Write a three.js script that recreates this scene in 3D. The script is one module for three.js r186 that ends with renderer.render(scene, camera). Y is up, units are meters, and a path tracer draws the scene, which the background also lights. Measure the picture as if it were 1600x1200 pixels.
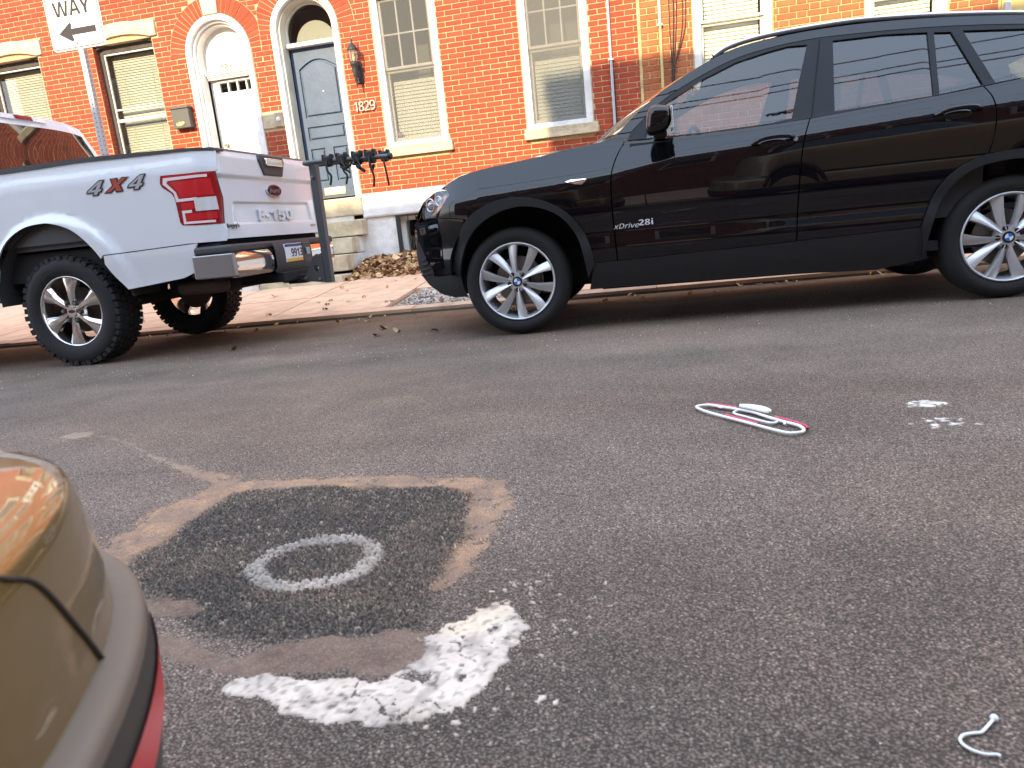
import * as THREE from 'three';
import { mergeGeometries, mergeVertices, toCreasedNormals } from 'three/addons/utils/BufferGeometryUtils.js';
import { RoundedBoxGeometry } from 'three/addons/geometries/RoundedBoxGeometry.js';
import { TessellateModifier } from 'three/addons/modifiers/TessellateModifier.js';
import { FontLoader } from 'three/addons/loaders/FontLoader.js';
import { TextGeometry } from 'three/addons/geometries/TextGeometry.js';

// ---------------------------------------------------------------- camera, sky, sun, exposure
const scene = new THREE.Scene();
const camera = new THREE.PerspectiveCamera(56.35, 4 / 3, 0.05, 400);
camera.position.set(0, 0.72, 0);
camera.rotation.set(-0.22134, 0.2108, -0.09994, 'YXZ');
camera.focus = 4.5; camera.userData.fStop = 7;
const renderer = new THREE.WebGLRenderer({ antialias: true });
renderer.toneMapping = THREE.LinearToneMapping;
renderer.toneMappingExposure = 2.75;
renderer.shadowMap.enabled = true;
const SUN = new THREE.Vector3(-0.188, 0.4226, 0.8865).normalize();
{ // clear late-autumn sky: pale at the horizon, blue overhead, a broad glow round the sun
  const W = 512, Hh = 256, d = new Float32Array(W * Hh * 4), v = new THREE.Vector3();
  for (let j = 0; j < Hh; j++) for (let i = 0; i < W; i++) {
    const th = ((j + .5) / Hh - .5) * Math.PI, ph = ((i + .5) / W - .5) * 2 * Math.PI;
    v.set(Math.cos(th) * Math.cos(ph), Math.sin(th), Math.cos(th) * Math.sin(ph));
    const e = Math.max(v.y, 0), k = Math.pow(1 - e, 2.2), c = Math.max(v.dot(SUN), 0), g = .35 * Math.pow(c, 6) + .5 * Math.pow(c, 40);
    const o = (j * W + i) * 4;
    d[o] = .78 + .34 * k + g; d[o + 1] = .99 + .15 * k + g * .92; d[o + 2] = 1.34 - .16 * k + g * .72; d[o + 3] = 1;
    if (v.y < 0) { d[o] *= .45; d[o + 1] *= .42; d[o + 2] *= .38; }
  }
  const t = new THREE.DataTexture(d, W, Hh, THREE.RGBAFormat, THREE.FloatType);
  t.mapping = THREE.EquirectangularReflectionMapping; t.magFilter = t.minFilter = THREE.LinearFilter; t.needsUpdate = true;
  scene.background = t; scene.environment = t;
}
const sun = new THREE.DirectionalLight(new THREE.Color(1.0, .79, .49), 3.6);
sun.position.copy(SUN).multiplyScalar(40); sun.castShadow = true;
sun.shadow.mapSize.set(4096, 4096); Object.assign(sun.shadow.camera, { left: -20, right: 20, top: 20, bottom: -20, near: 1, far: 90 });
scene.add(sun, sun.target);

// ---------------------------------------------------------------- helpers
let seed = 12345;
const rnd = () => { seed = (seed * 1664525 + 1013904223) >>> 0; return seed / 4294967296; };
const rr = (a, b) => a + (b - a) * rnd();
const hash = (i, j, k = 0) => { let h = (i * 374761393 + j * 668265263 + k * 2147483647) | 0; h = Math.imul(h ^ (h >>> 13), 1274126177); h = h ^ (h >>> 16); return (h >>> 0) / 4294967296; };
const sst = (a, b, x) => { const t = Math.min(1, Math.max(0, (x - a) / (b - a))); return t * t * (3 - 2 * t); };
const mix = (a, b, t) => a + (b - a) * t;
const clamp = (x, a = 0, b = 1) => Math.min(b, Math.max(a, x));
function vn(x, y, s = 0) { const i = Math.floor(x), j = Math.floor(y), u = x - i, v = y - j, a = u * u * (3 - 2 * u), b = v * v * (3 - 2 * v); return mix(mix(hash(i, j, s), hash(i + 1, j, s), a), mix(hash(i, j + 1, s), hash(i + 1, j + 1, s), a), b); }
function fbm(x, y, o = 4, s = 0) { let r = 0, a = .5, n = 0; for (let k = 0; k < o; k++) { r += a * vn(x, y, s + k); n += a; x *= 2.03; y *= 2.03; a *= .5; } return r / n; }
const C = (r, g, b) => new THREE.Color().setRGB(r, g, b);
function tex(w, h, f, srgb = false, rep = 1) { // f(i,j,w,h) -> [r,g,b] 0..1
  const d = new Uint8Array(w * h * 4);
  for (let j = 0; j < h; j++) for (let i = 0; i < w; i++) { const c = f(i, j), o = (j * w + i) * 4; d[o] = clamp(c[0]) * 255; d[o + 1] = clamp(c[1]) * 255; d[o + 2] = clamp(c[2]) * 255; d[o + 3] = 255; }
  const t = new THREE.DataTexture(d, w, h); t.magFilter = THREE.LinearFilter; t.minFilter = THREE.LinearFilter; t.wrapS = t.wrapT = THREE.RepeatWrapping; t.repeat.set(rep, rep); if (srgb) t.colorSpace = THREE.SRGBColorSpace; t.needsUpdate = true; return t;
}
function tileNoise(n, cells, oct, s) { // periodic fbm on an n x n grid
  const a = new Float32Array(n * n); let tot = 0, amp = 1;
  for (let k = 0; k < oct; k++) {
    const c = cells << k; tot += amp;
    for (let j = 0; j < n; j++) for (let i = 0; i < n; i++) { const x = i / n * c, y = j / n * c, xi = x | 0, yi = y | 0, u = x - xi, v = y - yi, p = u * u * (3 - 2 * u), q = v * v * (3 - 2 * v), x1 = (xi + 1) % c, y1 = (yi + 1) % c; a[j * n + i] += amp * mix(mix(hash(xi, yi, s + k), hash(x1, yi, s + k), p), mix(hash(xi, y1, s + k), hash(x1, y1, s + k), p), q); }
    amp *= .55;
  }
  for (let i = 0; i < a.length; i++) a[i] /= tot; return a;
}
const N256 = tileNoise(256, 8, 5, 3), N256b = tileNoise(256, 32, 3, 71);
const grain = (lo, hi, a = N256) => tex(256, 256, (i, j) => { const v = mix(lo, hi, clamp((a[j * 256 + i] - .25) * 2)); return [v, v, v]; });
const bumpT = grain(0, 1, N256b), grainT = grain(.78, 1.0), grainT2 = grain(.62, 1.0);
const std = (c, r = .8, o = {}) => new THREE.MeshStandardMaterial({ color: c, roughness: r, ...o });
const phys = (c, r, o = {}) => new THREE.MeshPhysicalMaterial({ color: c, roughness: r, ...o });
const names = {};
const numbered = n => { const k = names[n] = (names[n] ?? -1) + 1; return k ? n + '_' + String(k).padStart(3, '0') : n; };
function thing(name, label, category, pos = [0, 0, 0], group) { const o = new THREE.Group(); o.name = numbered(name); o.position.set(...pos); o.userData = { label, category }; if (group) o.userData.group = group; scene.add(o); return o; }
// mesh in world coordinates placed under a parent (whose own placement is taken off again)
function part(name, geo, m, parent, label) {
  if (Array.isArray(geo)) geo = merge(geo);
  const o = new THREE.Mesh(geo, m); o.name = name; o.castShadow = o.receiveShadow = true;
  if (label) o.userData.label = label;
  parent.add(o); const p = new THREE.Vector3(); for (let q = parent; q && q !== scene; q = q.parent) p.add(q.position); o.position.sub(p); return o;
}
function sub(name, geo, m, partMesh) { const o = part(name, geo, m, partMesh); return o; }
function grp(name, parent, label) { const o = new THREE.Group(); o.name = name; if (label) o.userData.label = label; parent.add(o); return o; }
function solo(name, geo, m, label, category, group) { if (Array.isArray(geo)) geo = merge(geo); const o = new THREE.Mesh(geo, m); o.name = numbered(name); o.castShadow = o.receiveShadow = true; o.userData = { label, category }; if (group) o.userData.group = group; scene.add(o); return o; }
function struct(o) { o.userData.kind = 'structure'; return o; }
function strip(g) { g = g.index ? g.toNonIndexed() : g; if (!g.attributes.normal) g.computeVertexNormals(); for (const k of Object.keys(g.attributes)) if (!['position', 'normal', 'uv'].includes(k)) g.deleteAttribute(k); if (!g.attributes.uv) { const p = g.attributes.position, u = new Float32Array(p.count * 2); for (let i = 0; i < p.count; i++) { u[2 * i] = p.getX(i) + p.getZ(i); u[2 * i + 1] = p.getY(i) + p.getZ(i) * .5; } g.setAttribute('uv', new THREE.BufferAttribute(u, 2)); } return g; }
const merge = a => mergeGeometries(a.map(strip));
const box = (x0, x1, y0, y1, z0, z1) => { const g = new THREE.BoxGeometry(x1 - x0, y1 - y0, z1 - z0); g.translate((x0 + x1) / 2, (y0 + y1) / 2, (z0 + z1) / 2); return muv(g); };
const rbox = (x0, x1, y0, y1, z0, z1, r = .01, s = 2) => { const g = new RoundedBoxGeometry(x1 - x0, y1 - y0, z1 - z0, s, Math.min(r, (x1 - x0) / 2.01, (y1 - y0) / 2.01, (z1 - z0) / 2.01)); g.translate((x0 + x1) / 2, (y0 + y1) / 2, (z0 + z1) / 2); return muv(g); };
function muv(g) { // uv in metres from the dominant axis of each vertex normal
  const p = g.attributes.position, n = g.attributes.normal, u = new Float32Array(p.count * 2);
  for (let i = 0; i < p.count; i++) { const ax = Math.abs(n.getX(i)), ay = Math.abs(n.getY(i)), az = Math.abs(n.getZ(i)); let a, b; if (az >= ax && az >= ay) { a = p.getX(i); b = p.getY(i); } else if (ax >= ay) { a = p.getZ(i); b = p.getY(i); } else { a = p.getX(i); b = p.getZ(i); } u[2 * i] = a; u[2 * i + 1] = b; }
  g.setAttribute('uv', new THREE.BufferAttribute(u, 2)); return g;
}
const cyl = (r0, r1, a, b, seg = 16, open = false) => { const A = new THREE.Vector3(...a), B = new THREE.Vector3(...b), L = A.distanceTo(B), g = new THREE.CylinderGeometry(r1, r0, L, seg, 1, open); g.translate(0, L / 2, 0); g.applyQuaternion(new THREE.Quaternion().setFromUnitVectors(new THREE.Vector3(0, 1, 0), B.clone().sub(A).normalize())); g.translate(...a); return g; };
const tube = (pts, r, seg = 40, rad = 8, closed = false) => new THREE.TubeGeometry(new THREE.CatmullRomCurve3(pts.map(p => new THREE.Vector3(...p)), closed, 'catmullrom', .5), seg, r, rad, closed);
const shapeOf = p => { const s = new THREE.Shape(); p.forEach(([x, y], i) => i ? s.lineTo(x, y) : s.moveTo(x, y)); s.closePath(); return s; };
const smooth = (pts, n = 24, closed = false) => new THREE.CatmullRomCurve3(pts.map(p => new THREE.Vector3(p[0], p[1], 0)), closed, 'centripetal').getPoints(n).map(v => [v.x, v.y]);
const extr = (shape, z0, z1, bev = 0, seg = 2) => { const g = new THREE.ExtrudeGeometry(shape, { depth: z1 - z0 - (bev ? bev : 0), bevelEnabled: !!bev, bevelSize: bev, bevelThickness: bev, bevelSegments: seg, bevelOffset: -bev, curveSegments: 40 }); g.translate(0, 0, z0); return muv(g); };
const lerpTab = (tab, x) => { if (x <= tab[0][0]) return tab[0][1] + (tab[1][1] - tab[0][1]) / (tab[1][0] - tab[0][0]) * (x - tab[0][0]); for (let i = 1; i < tab.length; i++) if (x <= tab[i][0] || i === tab.length - 1) { const [a, b] = tab[i - 1], [c, d] = tab[i]; return b + (d - b) * (x - a) / (c - a); } };
const bold = await new FontLoader().loadAsync('fonts/droid/droid_sans_bold.typeface.json');
const regular = await new FontLoader().loadAsync('fonts/droid/droid_sans_regular.typeface.json');
function text(s, font, size, depth, bevel = 0) { const g = new TextGeometry(s, { font, size, depth, curveSegments: 5, bevelEnabled: bevel > 0, bevelThickness: bevel, bevelSize: bevel, bevelSegments: 2 }); g.computeBoundingBox(); const b = g.boundingBox; g.translate(-(b.min.x + b.max.x) / 2, -(b.min.y + b.max.y) / 2, 0); return g; }
const shear = (g, k) => g.applyMatrix4(new THREE.Matrix4().set(1, k, 0, 0, 0, 1, 0, 0, 0, 0, 1, 0, 0, 0, 0, 1));
// ground heights (road rises a little to the right, falls to the far gutter; the far pavement climbs to the houses)
const road = (x, z) => .0085 * x + (z < -2.5 ? .0105 * (z + 2.5) : z > .2 ? -.012 * (z - .2) : 0);
const KZ = -6.8;
const walk = (x, z) => road(x, KZ) + .045 + .085 * (KZ - z);
// ---------------------------------------------------------------- road
const asph = (() => { // crushed-stone aggregate in dark binder, 0.9 m tile
  const n = 1024, cells = 150, L = n / cells, H = new Float32Array(n * n), T = new Float32Array(n * n);
  const px = new Float32Array(cells * cells), py = new Float32Array(cells * cells), pr = new Float32Array(cells * cells), pt = new Float32Array(cells * cells);
  for (let k = 0; k < cells * cells; k++) { const i = k % cells, j = (k / cells) | 0; px[k] = hash(i, j, 1); py[k] = hash(i, j, 2); pr[k] = .35 + .42 * hash(i, j, 3); const t = hash(i, j, 4); pt[k] = t < .12 ? .35 : t > .93 ? 1.95 : .62 + .66 * t; }
  for (let j = 0; j < n; j++) for (let i = 0; i < n; i++) {
    const x = i / L, y = j / L, xi = x | 0, yi = y | 0; let best = 9, bt = .6, br = .5;
    for (let b = -1; b < 2; b++) for (let a = -1; a < 2; a++) { const ci = (xi + a + cells) % cells, cj = (yi + b + cells) % cells, k = cj * cells + ci, dx = xi + a + px[k] - x, dy = yi + b + py[k] - y, d = Math.sqrt(dx * dx + dy * dy) / pr[k]; if (d < best) { best = d; bt = pt[k]; br = pr[k]; } }
    const s = 1 - sst(.62, 1.15, best), o = j * n + i; H[o] = s * (.6 + .4 * br) * (1 - .35 * best * best); T[o] = mix(.36, bt, s);
  }
  const col = tex(n, n, (i, j) => { const t = T[j * n + i] * .52 * (.9 + .2 * hash(i, j, 9)); return [t * 1.02, t, t * .975]; });
  const bmp = tex(n, n, (i, j) => { const h = H[j * n + i]; return [h, h, h]; });
  const fine = tex(n, n, (i, j) => { const t = mix(.46, T[j * n + i] * .52, .3) * (.86 + .28 * hash(i, j, 9)); return [t * 1.02, t, t * .975]; });
  return { col, bmp, fine };
})();
const roadMat = new THREE.MeshStandardMaterial({ vertexColors: true, map: asph.col, bumpMap: asph.bmp, bumpScale: .0035, roughness: .88 });
const patchMat = new THREE.MeshStandardMaterial({ vertexColors: true, roughness: .82, map: asph.col, bumpMap: asph.bmp, bumpScale: .002 });
const paintMat = new THREE.MeshStandardMaterial({ vertexColors: true, roughness: .9, bumpMap: bumpT, bumpScale: .0005, map: grainT2 });
const sandMat = new THREE.MeshStandardMaterial({ vertexColors: true, roughness: .97, bumpMap: asph.bmp, bumpScale: .0009, map: asph.fine });
function sdPoly(P, x, y) { let d = 1e9, s = 1; for (let i = 0, j = P.length - 1; i < P.length; j = i++) { const ex = P[j][0] - P[i][0], ey = P[j][1] - P[i][1], wx = x - P[i][0], wy = y - P[i][1], t = clamp((wx * ex + wy * ey) / (ex * ex + ey * ey)), bx = wx - ex * t, by = wy - ey * t; d = Math.min(d, bx * bx + by * by); const c1 = y >= P[i][1], c2 = y < P[j][1], c3 = ex * wy > ey * wx; if ((c1 && c2 && c3) || (!c1 && !c2 && !c3)) s = -s; } return s * Math.sqrt(d); }
function sdLine(P, x, y) { let d = 1e9, w = 0; for (let i = 1; i < P.length; i++) { const [ax, ay, aw] = P[i - 1], [bx, by, bw] = P[i], ex = bx - ax, ey = by - ay, t = clamp(((x - ax) * ex + (y - ay) * ey) / (ex * ex + ey * ey)), q = Math.hypot(x - ax - ex * t, y - ay - ey * t) - mix(aw, bw, t); if (q < d) d = q; } return d; }
const asphTone = (x, z) => { // albedo of the old surface: patchy, browner in places, streaked along the lane
  const a = fbm(x * .9 + 3, z * .9, 4, 5), b = fbm(x * .35, z * 2.2 + 9, 3, 11), c = fbm(x * 5, z * 5, 3, 17), k = (.80 + .42 * (a - .5) + .55 * (b - .5) + .32 * (c - .5));
  const w = clamp(.5 + (fbm(x * .5 + 7, z * 1.1, 3, 23) - .5) * 2.2), gut = clamp(sst(-5.7, -6.5, z) * (.25 + 1.3 * fbm(x * 2, z * 3, 4, 31)));
  const l = .40 * k; return [l * mix(mix(1.26, 1.37, w), 1.25, gut), l * mix(mix(.97, .955, w), .80, gut), l * mix(mix(.76, .68, w), .45, gut)];
};
const PATCH = [[-1.34, -1.90], [-1.0, -1.915], [-.62, -1.87], [-.52, -1.82], [-.462, -1.5], [-.474, -1.139], [-.60, -1.105], [-.758, -1.09], [-.93, -1.13], [-1.1, -1.22], [-1.30, -1.36], [-1.335, -1.45], [-1.325, -1.70]];
const SANDQ = [[-1.42, -2.0], [-1.2, -1.985], [-.8, -1.99], [-.45, -1.925], [-.395, -1.735], [-.405, -1.5], [-.435, -1.29], [-.47, -1.27], [-.9, -1.5], [-1.30, -1.30], [-1.43, -1.36], [-1.47, -1.5], [-1.50, -1.78]];
const SPILL = [[-.771, -.955], [-.755, -.985], [-.695, -.995], [-.620, -.987], [-.56, -.998], [-.50, -.990], [-.474, -.985], [-.475, -1.004], [-.447, -1.023], [-.425, -1.07], [-.445, -1.11], [-.430, -1.161], [-.40, -1.20], [-.375, -1.25], [-.34, -1.285], [-.30, -1.285], [-.276, -1.254], [-.262, -1.18], [-.271, -1.132], [-.283, -1.046], [-.301, -.977], [-.347, -.914], [-.41, -.888], [-.438, -.878], [-.504, -.884], [-.546, -.882], [-.621, -.901], [-.688, -.937], [-.751, -.943]];
const MUD = [[-1.25, -1.16], [-1.0, -1.12], [-.86, -1.06], [-.775, -1.05], [-.72, -1.085], [-.576, -1.12], [-.45, -1.125], [-.41, -1.08], [-.43, -1.03], [-.472, -1.0], [-.50, -.985], [-.559, -1.005], [-.62, -.985], [-.715, -.99], [-.79, -.985], [-.95, -1.04]];
const MUD2 = [[-1.12, -1.28], [-1.0, -1.25], [-.94, -1.20], [-.98, -1.16], [-1.1, -1.15], [-1.2, -1.2]];
const TRAIL = [[-2.45, -2.64, .012], [-2.185, -2.49, .014], [-1.915, -2.29, .016], [-1.75, -2.19, .028], [-1.616, -2.10, .035], [-1.40, -1.99, .055]];
const BLOB = [[-2.70, -2.63], [-2.66, -2.74], [-2.52, -2.70], [-2.47, -2.63], [-2.55, -2.60]];
function worley(x, y, s) { const xi = Math.floor(x), yi = Math.floor(y); let b = 9, b2 = 9, id = 0; for (let q = -1; q < 2; q++) for (let p = -1; p < 2; p++) { const dx = xi + p + .15 + .7 * hash(xi + p, yi + q, s) - x, dy = yi + q + .15 + .7 * hash(xi + p, yi + q, s + 1) - y, d = dx * dx + dy * dy; if (d < b) { b2 = b; b = d; id = hash(xi + p, yi + q, s + 2); } else if (d < b2) b2 = d; } return [Math.sqrt(b), Math.sqrt(b2), id]; }
// surface sample: height above road(), colour, kind (0 asphalt 1 patch 2 sand 3 ring 4 paint)
function surf(x, z) {
  const e1 = (fbm(x * 14, z * 14, 4, 41) - .5), e2 = (fbm(x * 60, z * 60, 3, 43) - .5), base = asphTone(x, z);
  let h = 0, col = base, kind = 0;
  const near = x > -1.8 && x < .6 && z > -2.15;
  let sp = 9, pt = 9;
  if (near) { pt = sdPoly(PATCH, x, z) + e1 * .05 + e2 * .02; sp = sdPoly(SPILL, x, z) + e1 * .022 + e2 * .016; }
  if (pt < .02) { // coarse cold-patch stones
    const [d1, d2, id] = worley(x / .0165 + e1 * 1.2, z / .0125, 51), k = sst(.05, .5, d2 - d1), m = sst(.02, -.02, pt);
    h += m * (.011 * k * (.55 + .45 * id) - .002 + .006 * (fbm(x * 9, z * 9, 2, 61) - .5));
    const l = mix(.07, .16 + .17 * id * id + (id > .93 ? .16 : 0), k) * (.9 + .5 * (fbm(x * 6, z * 6, 3, 63) - .4)); const du = sst(.45, .75, fbm(x * 5 + 2, z * 7, 4, 65)) * .4; col = col.map((c, i) => mix(c, mix(l * [1.3, .98, .72][i], [.44, .30, .20][i], du), m)); if (m > .5) kind = 1;
  }
  // sand and dried mud
  let sd = Math.max(Math.max(sdPoly(SANDQ, x, z), -pt - .05 * fbm(x * 9, z * 9, 3, 77)) + e1 * .055 + e2 * .03, -9);
  sd = Math.min(sd, sdLine(TRAIL, x, z) + e1 * .016 + e2 * .012, sdPoly(BLOB, x, z) + e1 * .04);
  const sm = sst(.02, -.035, sd) * clamp(.62 + 1.3 * (fbm(x * 34, z * 34, 4, 81) - .38));
  if (sm > .02) { const q = sst(.35, .62, fbm(x * 16, z * 16, 3, 83)); const gq = .8 + .4 * fbm(x * 120, z * 120, 2, 117), c = [mix(.56, .80, q) * gq, mix(.345, .465, q) * gq, mix(.22, .265, q) * gq]; const far = sst(-2.0, -2.25, z); col = col.map((v, i) => mix(v, mix(c[i], [.60, .43, .31][i], far), sm * .95)); h = mix(h, h * .35 + .0015 * q, sm); if (sm > .5) kind = 2; }
  if (near) {
    let md = Math.min(sdPoly(MUD, x, z), sdPoly(MUD2, x, z) + .01) + e1 * .05 + e2 * .015; const mm = sst(.008, -.012, md) * clamp(.75 + .8 * (fbm(x * 26, z * 26, 3, 87) - .4));
    if (mm > .02) { const q = fbm(x * 22, z * 22, 3, 89); col = col.map((v, i) => mix(v, [.40, .262, .185][i] * (.65 + .6 * q) * (.8 + .4 * fbm(x * 120, z * 120, 2, 119)), mm)); h = mix(h, .0035 * q + .001, mm); if (mm > .5) kind = 2; }
    // chalky spray-paint ring on the stones
    const rx = x + .813, rz = z + 1.414, a = .05, u = rx * Math.cos(a) - rz * Math.sin(a), w = rx * Math.sin(a) + rz * Math.cos(a), rad = Math.sqrt(u * u / (.150 * .150) + w * w / (.127 * .127)), dr = Math.abs(rad - .92 + (fbm(x * 12, z * 12, 2, 91) - .5) * .12), rg = (1 - sst(.06, .26, dr)) * clamp(.42 + .3 * (h / .008) + (fbm(x * 160, z * 160, 3, 93) - .5) * 1.2);
    if (rg > .02) { col = col.map((v, i) => mix(v, [.74, .65, .55][i], clamp(rg) * .62)); if (rg > .30) kind = 3; }
    const hd = Math.hypot((x + .82) / 1.5, z + 1.404) - .017 + e1 * .02; if (hd < .012) h -= .013 * sst(.012, -.01, hd); // small hole in the middle
    // spilled white paint: thick, cracked and pitted, speckled round the edge
    const crack = Math.abs(fbm(x * 7 + 2, z * 7, 3, 95) - .5), pit = fbm(x * 85, z * 85, 3, 97), edge = sst(-.10, .0, sp) * sst(-1.12, -1.28, z) * .9;
    let pm = sst(.002, -.006, sp + edge * .06 * (.4 + 1.2 * pit) + (pit - .48) * .012);
    if (crack < .006 && hash(Math.floor(x * 9), Math.floor(z * 9), 5) > .35) pm *= .25; if (fbm(x * 34, z * 34, 3, 111) > .72) pm *= .45;
    const fr = Math.max(sdPoly(SPILL, x, z), 0), fl = fr < .16 && x > -.5 ? sst(.0, .035, fbm(x * 75 + 5, z * 75, 2, 99) - .76 - fr * .9 + (x > -.34 ? .03 : -.03)) : 0; pm = Math.max(pm, fl * .95);
    if (pm > .02) { const q = fbm(x * 10, z * 10, 4, 101), yl = sst(.58, .75, fbm(x * 5 + 3, z * 5, 2, 103)); const c = [.80 - .10 * q, .66 - .09 * q - .02 * yl, .54 - .09 * q - .07 * yl], dirt = sst(.55, .75, fbm(x * 28, z * 28, 4, 113)) * .35 + sst(.62, .72, fbm(x * 95, z * 95, 2, 115)) * .4; col = col.map((v, i) => mix(v, c[i] * (.8 + .3 * fbm(x * 150, z * 150, 2, 105)) * (1 - dirt), pm)); h = Math.max(h * .5, 0) + pm * (.0014 + .001 * q + .0012 * (pit - .5)); if (pm > .5) kind = 4; }
  } else if (x > .6) { // two smaller paint marks further out
    const s1 = Math.hypot((x - .845) / .05, (z + 2.49) / .032) + e1 * 1.2 + e2 * 1.4, s2 = Math.hypot((x - .83) / .085, (z + 2.285) / .045) + e1 * 1.5 + e2 * 2;
    const p1 = sst(1.05, .85, s1) * sst(.30, .42, fbm(x * 50 + 3, z * 160, 2, 107)), p2 = sst(1.2, .7, s2) * sst(.50, .66, fbm(x * 70, z * 110, 3, 109)), pm = Math.max(p1, p2 * .9);
    if (pm > .02) { col = col.map((v, i) => mix(v, [.76, .68, .60][i], pm)); h += .002 * pm; if (pm > .5) kind = 4; }
  }
  return [h, col, kind];
}
const roadG = struct(thing('road', 'brown grey asphalt street with a rough square patch', 'road')); delete roadG.userData.category;
function gridMesh(x0, x1, z0, z1, sx, sz, fade) {
  const nx = Math.round((x1 - x0) / sx) + 1, nz = Math.round((z1 - z0) / sz) + 1, P = new Float32Array(nx * nz * 3), Cc = new Float32Array(nx * nz * 3), U = new Float32Array(nx * nz * 2), K = new Uint8Array(nx * nz);
  for (let j = 0; j < nz; j++) for (let i = 0; i < nx; i++) {
    const x = mix(x0, x1, i / (nx - 1)), z = mix(z0, z1, j / (nz - 1)), o = j * nx + i, [h, c, k] = surf(x, z), f = fade ? sst(0, .03, Math.min(x - x0, x1 - x, z - z0, z1 - z)) : 1;
    P[3 * o] = x; P[3 * o + 1] = road(x, z) + (fade ? mix(-.006, h, f) : 0); P[3 * o + 2] = z; Cc.set(c, 3 * o); U[2 * o] = x / .7; U[2 * o + 1] = z / .7; K[o] = k;
  }
  const g = new THREE.BufferGeometry(); g.setAttribute('position', new THREE.BufferAttribute(P, 3)); g.setAttribute('color', new THREE.BufferAttribute(Cc, 3)); g.setAttribute('uv', new THREE.BufferAttribute(U, 2));
  const idx = [[], [], [], [], []], all = [];
  for (let j = 0; j < nz - 1; j++) for (let i = 0; i < nx - 1; i++) { const a = j * nx + i, t = [a, a + nx, a + 1, a + 1, a + nx, a + nx + 1], k = K[a]; for (const q of t) { all.push(q); idx[fade ? k : 0].push(q); } }
  g.setIndex(all); g.computeVertexNormals();
  return idx.map(ix => { if (!ix.length) return null; const m = new Map(), use = [], nid = new Uint32Array(ix.length); ix.forEach((v, n) => { let q = m.get(v); if (q === undefined) { q = use.length; m.set(v, q); use.push(v); } nid[n] = q; }); const r = new THREE.BufferGeometry(); for (const [k, s] of [['position', 3], ['normal', 3], ['color', 3], ['uv', 2]]) { const src = g.attributes[k].array, d = new Float32Array(use.length * s); use.forEach((v, n) => { for (let q = 0; q < s; q++) d[n * s + q] = src[v * s + q]; }); r.setAttribute(k, new THREE.BufferAttribute(d, s)); } r.setIndex(new THREE.BufferAttribute(nid, 1)); return r; });
}
{
  const mats = [roadMat, patchMat, sandMat, paintMat, paintMat], nm = ['asphalt', 'asphalt_patch', 'sand_streak', 'paint_ring', 'paint_spill'];
  for (const a of [[-1.62, .62, -2.14, -.66, .004, .004, 1], [-3.0, 1.35, -3.0, -2.10, .008, .008, 1]]) gridMesh(...a).forEach((g, k) => g && part(nm[k], g, mats[k], roadG, ['', 'dark patch of coarse stones in the road', 'tan sand washed over the road', 'white spray-painted ring on the patch', 'cracked white paint spilled on the road'][k] || undefined));
  // wider sheets, 6 mm lower, of the same surface
  const wide = (x0, x1, z0, z1, s) => { const g = gridMesh(x0, x1, z0, z1, s, s, 0)[0]; g.translate(0, -.006, 0); part('asphalt', g, roadMat, roadG); };
  wide(-9, 5, -6.82, 1.5, .05); wide(-60, -9, -6.82, 1.5, .5); wide(5, 60, -6.82, 1.5, .5);
}
// ---------------------------------------------------------------- far kerb, pavement, near pavement, land
const slabM = [C(.74, .49, .32), C(.71, .465, .30), C(.76, .515, .34)].map(c => std(c, .9, { map: grainT, bumpMap: bumpT, bumpScale: .0015 }));
const kerbM = std(C(.60, .43, .30), .92, { map: grainT2, bumpMap: bumpT, bumpScale: .003 });
function slab(x0, x1, z0, z1, th, f, lift = 0, j = .011) { // a flag lying on the sloping ground f(x,z)
  const g = new THREE.BoxGeometry(1, 1, 1, 1, 1, 1), p = g.attributes.position; x0 += j; x1 -= j; z0 += j; z1 -= j;
  for (let i = 0; i < p.count; i++) { const x = p.getX(i) < 0 ? x0 : x1, z = p.getZ(i) < 0 ? z0 : z1; p.setXYZ(i, x, f(x, z) + lift - (p.getY(i) < 0 ? th : 0), z); }
  g.computeVertexNormals(); const u = g.attributes.uv, n = g.attributes.normal; for (let i = 0; i < p.count; i++) u.setXY(i, p.getX(i) * .8, (Math.abs(n.getY(i)) > .5 ? p.getZ(i) : p.getY(i)) * .8); return g;
}
const walkG = struct(thing('sidewalk', 'tan concrete sidewalk sloping up to the houses', 'sidewalk')); delete walkG.userData.category;
part('bedding', slab(-40, 30, -10.3, KZ, .3, walk, -.03, 0), std(C(.16, .12, .09), 1), walkG);
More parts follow.
